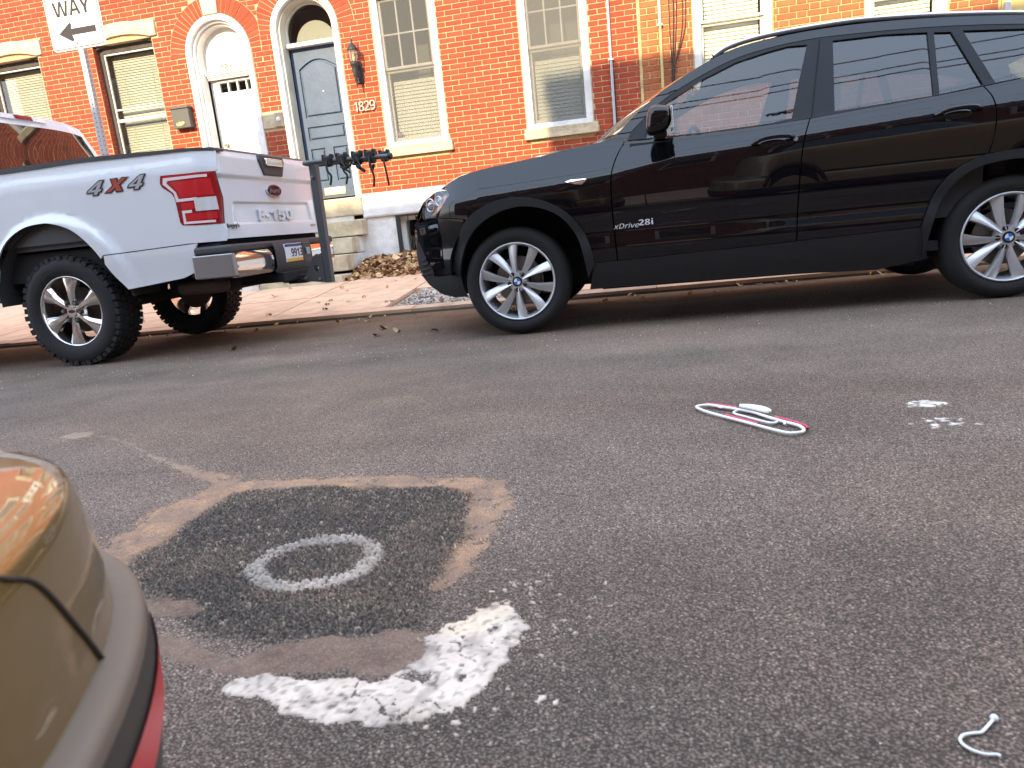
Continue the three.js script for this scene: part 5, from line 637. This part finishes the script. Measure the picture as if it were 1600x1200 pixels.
  // bumper: chrome ends, dark centre with plate, step pad on top
  { const prof = (z0_, z1_, xo, n, m, name, yb = .515, yt = .70) => part(name, gridSurf(10, n, (s, t) => { const z = mix(z0_, z1_, t), y = mix(yb, yt, s), u = Math.abs(z - zc) / .93; return [-3.02 + xo - .05 * u * u * u - .02 * Math.pow(Math.abs(2 * s - 1), 3), y, z]; }, false), m, T);
    prof(-4.90, -5.45, 0, 16, chrome, 'bumper_end'); prof(-6.08, -6.66, 0, 16, chrome, 'bumper_end'); prof(-5.445, -6.085, .012, 16, capM, 'bumper_centre', .50, .745);
    part('bumper_cap', rbox(-3.38, -3.045, .525, .70, -4.93, -4.868, .012, 3), std(C(.30, .30, .31), .28, { metalness: .7 }), T); part('step_pad', [rbox(-3.36, -3.055, .70, .762, -6.66, -4.875, .022, 3)], capM, T); part('bumper_back', box(-3.30, -3.07, .52, .72, -6.62, -4.93), matte, T);
    part('corner_gap', panel([[-3.40, .78], [-3.16, .78], [-3.16, .50], [-3.43, .55], [-3.40, .60], [-3.37, .7]], () => .06, zN, { rim: .02 }), matte, T);
    const pl = part('license_plate', rbox(-3.03, -3.006, .575, .725, -5.90, -5.60, .004), std(C(.78, .79, .80), .5), T); sub('plate_top', box(-3.006, -3.0045, .70, .722, -5.895, -5.605), std(C(.02, .05, .25), .5), pl); sub('plate_bottom', box(-3.006, -3.0045, .578, .602, -5.895, -5.605), std(C(.72, .45, .03), .5), pl); const q = text('9913', bold, .068, .0015); q.rotateY(Math.PI / 2); q.translate(-3.006, .651, -5.80); sub('plate_digits', q, std(C(.02, .03, .10), .5), pl);
    part('socket_panel', rbox(-3.03, -3.008, .555, .725, -6.07, -5.925, .008), std(C(.025, .03, .045), .4), T); part('trailer_socket', rbox(-3.01, -2.995, .62, .68, -6.03, -5.96, .006), std(C(.3, .36, .38), .3, { metalness: .5 }), T); }
  part('hitch', [rbox(-3.4, -3.0, .42, .50, -6.05, -5.5, .01), rbox(-3.1, -2.93, .385, .455, zc - .045, zc + .045, .008), strip(cyl(.012, .012, [-3.0, .43, zc + .01], [-2.9, .40, zc + .10], 8))], matte, T);
  part('tank', rbox(-4.0, -3.55, .38, .62, -6.3, -5.35, .08, 3), matte, T); part('axle', cyl(.05, .05, [wx, wy, zN - .2], [wx, wy, zF + .2], 12), matte, T); part('frame_rail', [box(-8.4, -3.2, .50, .62, -5.35, -5.25), box(-8.4, -3.2, .50, .62, -6.32, -6.22), box(-5.2, -3.2, .62, .84, zF + .12, zN - .14)], matte, T); part('muffler', [strip(rbox(-3.75, -3.35, .40, .52, -5.3, -5.12, .05, 3))], std(C(.10, .08, .07), .6, { metalness: .6 }), T);
  for (const s of [0, 1]) { let g = new THREE.CylinderGeometry(.60, .60, .34, 36, 1, true, Math.PI / 2, Math.PI); g.rotateX(Math.PI / 2); g.translate(wx, .45, zN - .20); g = strip(g); if (s) g = mirrorZ(g, zc); part('wheel_well', g, std(C(.03, .028, .027), .95, { side: THREE.DoubleSide }), T); }
  // cab: rear face with sliding glass, roof with high brake lamp, sides running on to the left
  { const rx = y => -5.30 - .30 * clamp((y - 1.45) / .60) * .75, wv = (z, y) => 0; const zz = [zN - .09, zF + .09];
    const f = (s, t, i) => { const y = mix(1.0, 2.02, s), in_ = .02 + .14 * Math.pow(clamp((y - 1.45) / .6), 1.3), z = mix(zN - in_, zF + in_, t), c = 1 - Math.pow(Math.abs(2 * t - 1), 4); return [rx(y) + .03 * c + (i || 0), y + .055 * c * sst(1.6, 2.02, y), z]; };
    part('cab_back', gridSurf(20, 24, (s, t) => f(s, t)), paint, T); part('rear_window', gridSurf(10, 24, (s, t) => f(mix(.42, .91, s), mix(.055, .945, t), .012)), phys(C(.012, .012, .012), .02, { clearcoat: 1 }), T);
    part('cab_roof', gridSurf(16, 20, (s, t) => { const p = f(1, t), x = mix(p[0], -7.4, s); return [x, p[1] + .03 * Math.sin(Math.PI * s) - .0, p[2]]; }), paint, T);
    const bl = part('high_brake_lamp', gridSurf(4, 12, (s, t) => { const p = f(mix(.955, .995, s), mix(.36, .70, t), .02); return p; }), phys(C(.75, .70, .68), .15, { clearcoat: 1 }), T); sub('brake_lens', gridSurf(4, 8, (s, t) => f(mix(.957, .993, s), mix(.48, .60, t), .026)), redLens, bl);
    const cwf = (x, y) => .02 + .14 * Math.pow(clamp((y - 1.45) / .6), 1.3) + (x < -9.6 ? .5 * (x + 9.6) ** 2 : 0) + .03 * sst(.75, .5, y);
    const fa = []; for (let k = 0; k <= 20; k++) { const a = Math.PI * k / 20; fa.push([-8.4 - .56 * Math.cos(a), .46 + .56 * Math.sin(a)]); }
    const w1 = [[-5.42, 1.47], [-6.38, 1.47], [-6.38, 1.93], [-5.60, 1.93]], w2 = [[-6.50, 1.47], [-7.80, 1.47], [-7.28, 1.93], [-6.50, 1.93]];
    both('cab_side', panel([[-5.30, .5], [-5.30, 1.45], [-5.53, 2.02], [-7.30, 2.02], [-8.10, 1.46], [-9.0, 1.42], [-10.0, 1.34], [-10.2, 1.2], [-10.25, .6], [-10.15, .5], ...fa, [-7.80, .5]], cwf, zN, { holes: [w1, w2], edge: .12 }), paint);
    both('rear_door_window', panel(w1, cwf, zN, { off: .012, rim: 0, edge: .2 }), carGlass); both('front_door_window', panel(w2, cwf, zN, { off: .012, rim: 0, edge: .2 }), carGlass);
    for (const [x0, x1] of [[-5.36, -5.36], [-6.44, -6.44], [-7.62, -7.62]]) both('door_gap', tube([[x0, .56, zN - cwf(x0, .56) + .001], [x0, 1.0, zN - cwf(x0, 1) + .001], [x1, 1.45, zN - cwf(x1, 1.45) + .001]], .004, 12, 6), matte);
    for (const x of [-5.62, -6.70]) both('door_handle', rbox(x - .22, x, 1.24, 1.275, zN - .035, zN + .02, .012, 3), paint);
    const fr = (E, n, m, fn) => { const c = new THREE.CatmullRomCurve3(E.map(p => new THREE.Vector3(p[0], p[1], 0)), false, 'centripetal'); return gridSurf(n, m, (q, t) => { const p = c.getPoint(q), a = zN - cwf(p.x, p.y), [dx, dy] = fn(q, t); return [p.x + dx, p.y + dy, mix(a, 2 * zc - a, t)]; }); };
    const bow = t => Math.pow(Math.sin(Math.PI * t), .6);
    part('hood', fr([[-8.10, 1.46], [-9.0, 1.42], [-10.0, 1.34], [-10.2, 1.2]], 14, 14, (q, t) => [-.06 * q * bow(t), .05 * bow(t)]), paint, T); part('grille', fr([[-10.2, 1.2], [-10.25, .6], [-10.15, .45]], 8, 10, (q, t) => [-.06 * bow(t), 0]), chrome, T);
    part('windscreen', fr([[-7.30, 2.02], [-7.7, 1.75], [-8.10, 1.46]], 10, 12, (q, t) => [-.10 * q * bow(t), .04 * bow(t)]), carGlass, T);
    part('cabin_floor', [box(-8.2, -5.4, .55, .62, zF + .1, zN - .1), box(-8.3, -7.9, .62, 1.30, zF + .12, zN - .12), box(-10, -8.3, .5, 1.25, -6.3, -5.3)], matte, T); for (const x of [-5.75, -6.85]) part('seat_row', [rbox(x - .5, x, .8, 1.0, zF + .25, zN - .25, .08, 3), rbox(x - .1, x + .08, .9, 1.62, zF + .25, zN - .25, .07, 3)], capM, T);
    both('running_board', rbox(-7.6, -5.4, .40, .46, zN - .16, zN - .0, .02, 3), capM); }
  // wheels with block tread
  const R = .438, tyre = latheZ([[.265, -.03], [.282, -.006], [.32, .008], [.36, .012], [.395, .004], [.415, -.012], [.425, -.035], [.426, -.24], [.41, -.27], [.36, -.285], [.265, -.25]], 80), lugs = [];
  for (let k = 0; k < 46; k++) { const a = k / 46 * 2 * Math.PI; const add = (r0, r1, za, zb, w, da) => { const g = new THREE.BoxGeometry(w, r1 - r0, zb - za); g.translate(0, (r0 + r1) / 2, (za + zb) / 2); g.rotateZ(-(a + da)); lugs.push(strip(g)); }; add(.40, .4365 - (k % 2) * .003, -.052, .003 - (k % 2) * .008, .040, 0); add(.42, R, -.108, -.060, .043, .05); add(.42, R, -.165, -.117, .043, .10); add(.42, R, -.218, -.173, .043, .06); add(.40, .4365, -.272, -.226, .040, 0); }
  const lugG = merge(lugs), rimG = latheZ([[.284, -.028], [.283, -.012], [.276, -.006], [.268, -.010], [.262, -.03], [.25, -.07], [.245, -.22]], 72);
  const spoke = (() => { const n = 16, sec = [[-1, -.05], [-1, -.012], [-.62, .006], [-.45, .010], [.45, .010], [.62, .006], [1, -.012], [1, -.05]]; return toCreasedNormals(gridSurf(n, 7, (s, t) => { const r = mix(.03, .272, s), hw = mix(.020, .032, sst(.1, .4, s)) + .040 * Math.pow(sst(.35, 1, s), 1.3), k = Math.min(7, Math.round(t * 7)); return [sec[k][0] * hw, r, sec[k][1] - .030 + .010 * Math.sin(s * 2.6)]; }, true), .5); })();
  const letters = (() => { const a = []; const ring = (s, a0, r, st) => [...s].forEach((c, i) => { if (c === ' ') return; const g = text(c, bold, .034, .003); g.scale(1.25, 1, 1); g.translate(0, r, .0055); g.rotateZ(-(a0 + i * st)); a.push(strip(g)); }); ring('COOPER', -.32, .362, .125); ring('ALL TERRAIN', 3.55, .362, .115); return merge(a); })();
  for (const s of [0, 1]) { const w = wheelGroup(T, wx, wy, s ? zF + .06 : zN - .05, s); wp('tyre', tyre, rubber, w); const tb = wp('tread_blocks', lugG, rubber, w); tb.userData.kind = 'stuff'; wp('raised_lettering', letters, std(C(.024, .024, .025), .7), w); wp('rim', rimG, polished, w);
    for (let i = 0; i < 6; i++) { const o = wp('spoke', spoke, polished, w); o.rotation.z = i * Math.PI / 3 - .10; const a = i * Math.PI / 3 + Math.PI / 6 + .10, g = discZ(.012, .009, -.03, .002, 6), r = discZ(.021, .021, -.03, -.013, 18); g.translate(.078 * Math.sin(a), .078 * Math.cos(a), 0); r.translate(.078 * Math.sin(a), .078 * Math.cos(a), 0); const nt = wp('lug_nut', g, std(C(.30, .28, .25), .3, { metalness: .9 }), w); wp('nut_recess', r, std(C(.05, .045, .04), .5, { metalness: .5 }), w); }
    wp('hub', [discZ(.10, .085, -.06, -.026, 30), discZ(.046, .042, -.03, -.012, 30)], polished, w); { const o = new THREE.CylinderGeometry(.03, .03, .003, 28); o.rotateX(Math.PI / 2); o.scale(1, .45, 1); o.translate(0, 0, -.011); wp('centre_badge', strip(o), std(C(.02, .02, .03), .3), w); }
    wp('brake_drum', [discZ(.18, .18, -.16, -.13, 36), discZ(.08, .08, -.14, -.05, 24)], std(C(.10, .07, .055), .7), w); }
  for (const s of [0, 1]) { const w = wheelGroup(T, -8.4, wy - .03, s ? zF + .06 : zN - .05, s); wp('tyre', tyre, rubber, w); wp('rim', rimG, polished, w); wp('hub', discZ(.26, .24, -.06, -.03, 30), polished, w); }
}
// ---------------------------------------------------------------- hitch bike rack
{
  const z = -5.785, gm = std(C(.10, .105, .11), .45, { metalness: .3 }), bk = std(C(.013, .013, .013), .6), K = thing('bike_rack', 'grey steel bicycle rack standing in the truck hitch', 'bike rack', [-2.76, .38, z]);
  const P = (h, x0, y0, x1, y1, w) => { const g = new THREE.BoxGeometry(w, Math.hypot(x1 - x0, y1 - y0), w); g.rotateZ(-Math.atan2(x1 - x0, y1 - y0)); g.translate((x0 + x1) / 2, (y0 + y1) / 2, z); return muv(g); };
  part('mast', P(0, -2.735, .37, -2.726, 1.335, .062), gm, K); part('hitch_tube', rbox(-3.16, -2.76, .395, .445, z - .025, z + .025, .004), gm, K);
  { const s = shapeOf([[-2.955, .40], [-2.76, .375], [-2.762, .60], [-2.80, .62], [-2.84, .60]]), h = new THREE.Path(); h.absellipse(-2.825, .50, .022, .030, 0, Math.PI * 2); s.holes.push(h); part('gusset', [extr(s, z + .034, z + .042), extr(s.clone(), z - .042, z - .034)], gm, K); }
  part('bolt', [strip(cyl(.013, .013, [-2.93, .425, z - .05], [-2.93, .425, z + .055], 8)), strip(cyl(.013, .013, [-2.80, .41, z - .05], [-2.80, .41, z + .055], 8)), strip(cyl(.012, .012, [-2.735, 1.24, z - .05], [-2.735, 1.24, z + .05], 8))], std(C(.35, .34, .32), .4, { metalness: .8 }), K);
  part('yoke', strip(tube([[-2.45, 1.355, z - .16], [-2.66, 1.352, z - .16], [-2.745, 1.35, z - .12], [-2.765, 1.348, z], [-2.745, 1.345, z + .12], [-2.66, 1.342, z + .16], [-2.45, 1.337, z + .16]], .019, 50, 10)), gm, K);
  for (const s of [-1, 1]) { const zz = z + s * .16, yy = 1.346 - s * .009; const x1 = s < 0 ? -2.12 : -2.0, arm = part('arm', strip(cyl(.019, .019, [-2.46, yy, zz], [x1, yy - (s > 0 ? .02 : .0), zz], 12)), gm, K); sub('end_cap', strip(cyl(.025, .022, [x1 - .012, yy - (s > 0 ? .02 : 0), zz], [x1 + .018, yy - (s > 0 ? .02 : 0), zz], 12)), bk, arm);
    for (const x of [-2.52, -2.40, -2.27, -2.16]) { const c = part('cradle', [strip(rbox(x - .030, x + .030, yy - .045, yy + .040, zz - .035, zz + .035, .018, 3)), strip(rbox(x - .045, x - .02, yy + .0, yy + .052, zz - .028, zz + .028, .01, 2)), strip(rbox(x + .02, x + .045, yy + .0, yy + .052, zz - .028, zz + .028, .01, 2))], bk, K); const a = rr(-.02, .02), l = x > -2.2 ? .20 : x < -2.45 ? .15 : .07; const rb = new THREE.TubeGeometry(new THREE.CatmullRomCurve3([[x, yy, zz + .04], [x + .02 + a, yy - .08, zz + .05], [x + .01 - a, yy - l * .8, zz + .045], [x + .04 + a * 2, yy - l - .04, zz + .04]].map(p => new THREE.Vector3(...p))), 20, .009, 5); rb.scale(1, 1, 1); sub('strap', strip(rb), bk, c); } }
  for (let i = 0; i < 3; i++) part('strap', strip(tube([[-2.42 + i * .09, 1.30, z + .16], [-2.38 + i * .09, 1.265 + .02 * i, z + .17], [-2.33 + i * .09, 1.29, z + .16]], .011, 14, 6)), bk, K);
}
// ---------------------------------------------------------------- gold hatchback (rear corner close at left) and the tan one behind us
function hatchback(name, label, paint, flip, x0, zs) {
  // built with its tail at local x = 0 running to -x; far (street) side at z = zs, width 1.7
  const G = thing(name, label, 'car', [x0, road(x0, zs + .8) + .018, zs + .82]); if (flip) G.rotation.y = Math.PI;
  const W = 1.64, L = 4.0, add = (n, g, m) => { if (Array.isArray(g)) g = merge(g); const o = new THREE.Mesh(g, m); o.name = n; o.castShadow = o.receiveShadow = true; G.add(o); return o; };
  // plan outline: t in 0..1 from the far side (z = -W/2) round the tail to the near side
  const plan = (t, ofs) => { const k = 2 * t - 1, a = Math.abs(k), s = Math.sign(k) || 1; let x, z; // corner as a superellipse
    if (a > .55) { const q = (a - .55) / .45; x = -.40 - (L - .65) * q; z = W / 2; return [x, s * (z + ofs)]; }
    const q = a / .55, th = q * Math.PI / 2, n = 1, cx = Math.pow(Math.abs(Math.cos(th)), n), cz = Math.pow(Math.sin(th), n); return [-.40 + .40 * cx + ofs * Math.cos(th), s * (cz * W / 2 + ofs * Math.sin(th))]; };
  const P = []; { const M = 90; for (let i = 0; i <= M; i++) P.push(i / M); }
  const ring = (prof, name, m, sm = 8) => { // prof: [ofs, y] list
    const c = new THREE.CatmullRomCurve3(prof.map(([o, y]) => new THREE.Vector3(o, y, 0)), false, 'centripetal'), rows = prof.length * sm; return add(name, gridSurf(rows, P.length - 1, (s, t) => { const p = c.getPoint(s), [x, z] = plan(t, p.x); return [x, p.y, z]; }, false), m); };
  const clad = std(C(.15, .115, .082), .6, { bumpMap: bumpT, bumpScale: .0004 }), darkClad = std(C(.04, .034, .029), .55);
  ring([[.010, .392], [.009, .43], [.004, .48], [-.001, .506], [-.006, .517], [-.015, .524], [-.03, .529], [-.09, .535], [-.18, .542], [-.30, .552]], 'bumper_upper', paint, 10);
  ring([[.0, .401], [.018, .399], [.030, .396], [.035, .391], [.036, .379]], 'bumper_ledge', clad, 8);
  ring([[.036, .380], [.037, .35], [.033, .30], [.02, .24], [.0, .195], [-.03, .175], [-.2, .17]], 'bumper_lower', darkClad, 6);
  const strip1 = (t0, t1, pr, name, m) => add(name, gridSurf(12, 30, (s, t) => { const c = mix(pr[0][1], pr[1][1], s), o = mix(pr[0][0], pr[1][0], s), [x, z] = plan(mix(t0, t1, t), o); return [x, c, z]; }), m);
  strip1(.30, .378, [[.0365, .308], [.0400, .352]], 'reflector', phys(C(.50, .015, .02), .35, { specularIntensity: .6 })); strip1(.622, .70, [[.0365, .308], [.0400, .352]], 'reflector', phys(C(.50, .015, .02), .35, { specularIntensity: .6 }));
  { const seam = t => [[.011, .395], [.009, .44], [.002, .495], [-.006, .518], [-.03, .530], [-.09, .536], [-.18, .543], [-.27, .551]].map(([o, y], i) => { const [x, z] = plan(t - .008 * Math.max(0, 3 - i) - (i > 3 ? (i - 3) * .006 : 0), o + .0005); return [x, y, z]; }); add('seam', tube(seam(.372), .0019, 60, 6), darkClad); add('seam', mirrorZ(strip(tube(seam(.372), .0019, 60, 6)), 0), darkClad); }
  // upper body, glass, roof
  const shell = (n, m, prof) => { const c = new THREE.CatmullRomCurve3(prof.map(([dx, y, dz]) => new THREE.Vector3(dx, y, dz)), false, 'centripetal'); return add(n, gridSurf(14, P.length - 1, (s, t) => { const p = c.getPoint(s), [x, z] = plan(t, 0); return [x * (1 - .12 * p.z) - p.x, p.y, z * (1 - p.z / .82)]; }), m); };
  const side = (n, m, y0, y1, i0, i1, xa, xb) => add(n, gridSurf(8, 24, (s, t) => { const y = mix(y0, y1, s), ins = mix(i0, i1, s), k = 2 * t - 1; const xx = mix(xa[0], xa[1], s), xe = mix(xb[0], xb[1], s), w = W / 2 - ins; if (Math.abs(k) < .4) return [xx + .05 * (1 - (k / .4) ** 2), y, w * Math.sin(k / .4 * Math.PI / 2) ]; return [mix(xx, xe, (Math.abs(k) - .4) / .6), y, Math.sign(k) * w]; }), m);
  shell('body_upper', paint, [[.30, .545, .02], [.33, .72, .02], [.36, .85, .03], [.40, .935, .05], [.44, .955, .09], [.60, .965, .22], [.95, .967, .45]]); add('glasshouse', gridSurf(8, 40, (s, t) => { const a = t * 2 * Math.PI, cx = Math.sign(Math.cos(a)) * Math.pow(Math.abs(Math.cos(a)), .5), cz = Math.sign(Math.sin(a)) * Math.pow(Math.abs(Math.sin(a)), .5); return [mix(-1.85, -1.6, s) + cx * mix(1.15, .68, s), mix(.94, 1.41, s), cz * mix(.76, .58, s)]; }, true), phys(C(.02, .025, .028), .03, { clearcoat: 1 }));
  add('roof', gridSurf(10, 14, (s, t) => [mix(-.93, -2.26, s), 1.405 + .05 * Math.sin(Math.PI * t) * Math.sin(Math.PI * s) ** .5, mix(-W / 2 + .24, W / 2 - .24, t)], true), paint);
  add('hood', gridSurf(12, 14, (s, t) => [mix(-2.9, -3.95, s), mix(.95, .66, s * s) + .03 * Math.sin(Math.PI * t), mix(-W / 2 + .06, W / 2 - .06, t)], true), paint);
    add('front_end', rbox(-4.0, -3.4, .22, .70, -W / 2 + .04, W / 2 - .04, .12, 3), paint); add('underbody', box(-3.9, -.75, .16, .45, -W / 2 + .1, W / 2 - .1), matte);
  for (const x of [-.86, -3.32]) for (const s of [-1, 1]) { const w = new THREE.Group(); w.name = 'wheel'; w.position.set(x, .315, s * (W / 2 + .005)); if (s < 0) w.rotation.y = Math.PI; G.add(w); wp('tyre', latheZ([[.20, -.02], [.225, 0], [.27, .01], [.30, -.002], [.315, -.03], [.315, -.17], [.29, -.19], [.2, -.19]], 48), rubber, w); wp('rim', [latheZ([[.21, -.02], [.205, 0], [.19, -.02], [.05, -.01], [.0, -.008]], 40)], silver, w); const a = new THREE.TorusGeometry(.345, .03, 8, 40, Math.PI); a.translate(0, 0, -.012); wp('arch', strip(a), darkClad, w); }
  return G;
}
hatchback('hatchback_car', 'gold hatchback with dark plastic bumper and red reflector at lower left', phys(C(.23, .155, .055), .34, { metalness: .55, clearcoat: 1, clearcoatRoughness: .03 }), false, -.313, -.62);
hatchback('hatchback_car', 'tan hatchback parked behind the viewpoint, seen mirrored in the black car', phys(C(.42, .36, .24), .34, { metalness: .3, clearcoat: 1, clearcoatRoughness: .03 }), true, .75, -.60);
// ---------------------------------------------------------------- litter: clothes hanger and its broken-off hook
{
  const gy = (x, z) => road(x, z), wM = std(C(.80, .80, .81), .4), pM = std(C(.62, .07, .11), .45);
  const H = thing('clothes_hanger', 'white plastic clothes hanger with pink edging on the asphalt', 'hanger', [.27, gy(.27, -2.38), -2.38]);
  const p = (x, z, h = .011) => [x, gy(x, z) + h, z];
  const bottom = [[.120, -2.545], [.160, -2.468], [.25, -2.352], [.355, -2.218]], left = [[.120, -2.545], [.128, -2.570], [.165, -2.572]], topL = [[.165, -2.572], [.215, -2.530], [.262, -2.488]], topR = [[.330, -2.395], [.372, -2.330], [.412, -2.275]], right = [[.412, -2.275], [.418, -2.225], [.395, -2.203], [.355, -2.218]];
  const loop = [...bottom, ...right.slice().reverse().slice(1), ...topR.slice().reverse().slice(1), [.300, -2.447], ...topL.slice().reverse(), ...left.slice().reverse().slice(1, 2)];
  part('frame', strip(tube(loop.map(([x, z]) => p(x, z)), .0052, 160, 8, true)), wM, H);
  const edge = (a, d, n) => part(n, strip(tube(a.map(([x, z]) => p(x + d[0], z + d[1], .013)), .0045, 40, 6)), pM, H);
  edge([[.150, -2.581], [.19, -2.56], [.250, -2.508]], [.003, -.004], 'pink_edge'); edge([[.20, -2.42], [.25, -2.352], [.29, -2.30]], [.006, -.010], 'pink_edge'); edge([[.352, -2.372], [.395, -2.313], [.425, -2.262], [.424, -2.225]], [.005, -.006], 'pink_edge');
  { const s = new THREE.Shape(); s.moveTo(0, 0); s.quadraticCurveTo(.06, .05, .125, .012); s.quadraticCurveTo(.135, -.006, .12, -.008); s.lineTo(.01, -.012); s.closePath(); const g = new THREE.ExtrudeGeometry(s, { depth: .004, bevelEnabled: true, bevelSize: .002, bevelThickness: .002, bevelSegments: 2 }); g.rotateX(-Math.PI / 2); g.rotateY(-.88 + .0); g.translate(.262, gy(.26, -2.5) + .022, -2.505); part('shoulder_plate', strip(g), wM, H); }
  part('trouser_bar', strip(tube([[.255, -2.493], [.236, -2.455], [.275, -2.395], [.325, -2.330], [.348, -2.320], [.362, -2.345]].map(([x, z]) => p(x, z, .010)), .0042, 60, 6)), wM, H);
  part('notch', [strip(tube([[.192, -2.548], [.198, -2.532], [.212, -2.528]].map(([x, z]) => p(x, z)), .004, 10, 5)), strip(tube([[.382, -2.316], [.374, -2.306], [.378, -2.292]].map(([x, z]) => p(x, z)), .004, 10, 5))], wM, H);
  const K = thing('hanger_hook', 'broken white wire hanger hook with a ball end at lower right', 'hook', [.38, gy(.38, -.9), -.9]);
  part('wire', strip(tube([[.412, -.934], [.400, -.921], [.388, -.909], [.376, -.906], [.364, -.902], [.3565, -.893], [.358, -.882], [.366, -.873], [.378, -.868], [.389, -.8685], [.393, -.866]].map(([x, z]) => p(x, z, .004)), .0021, 90, 8)), wM, K); { const g = new THREE.SphereGeometry(.0052, 16, 12); g.translate(...p(.4145, -.937, .0045)); part('ball', strip(g), wM, K); }
}
renderer.render(scene, camera);
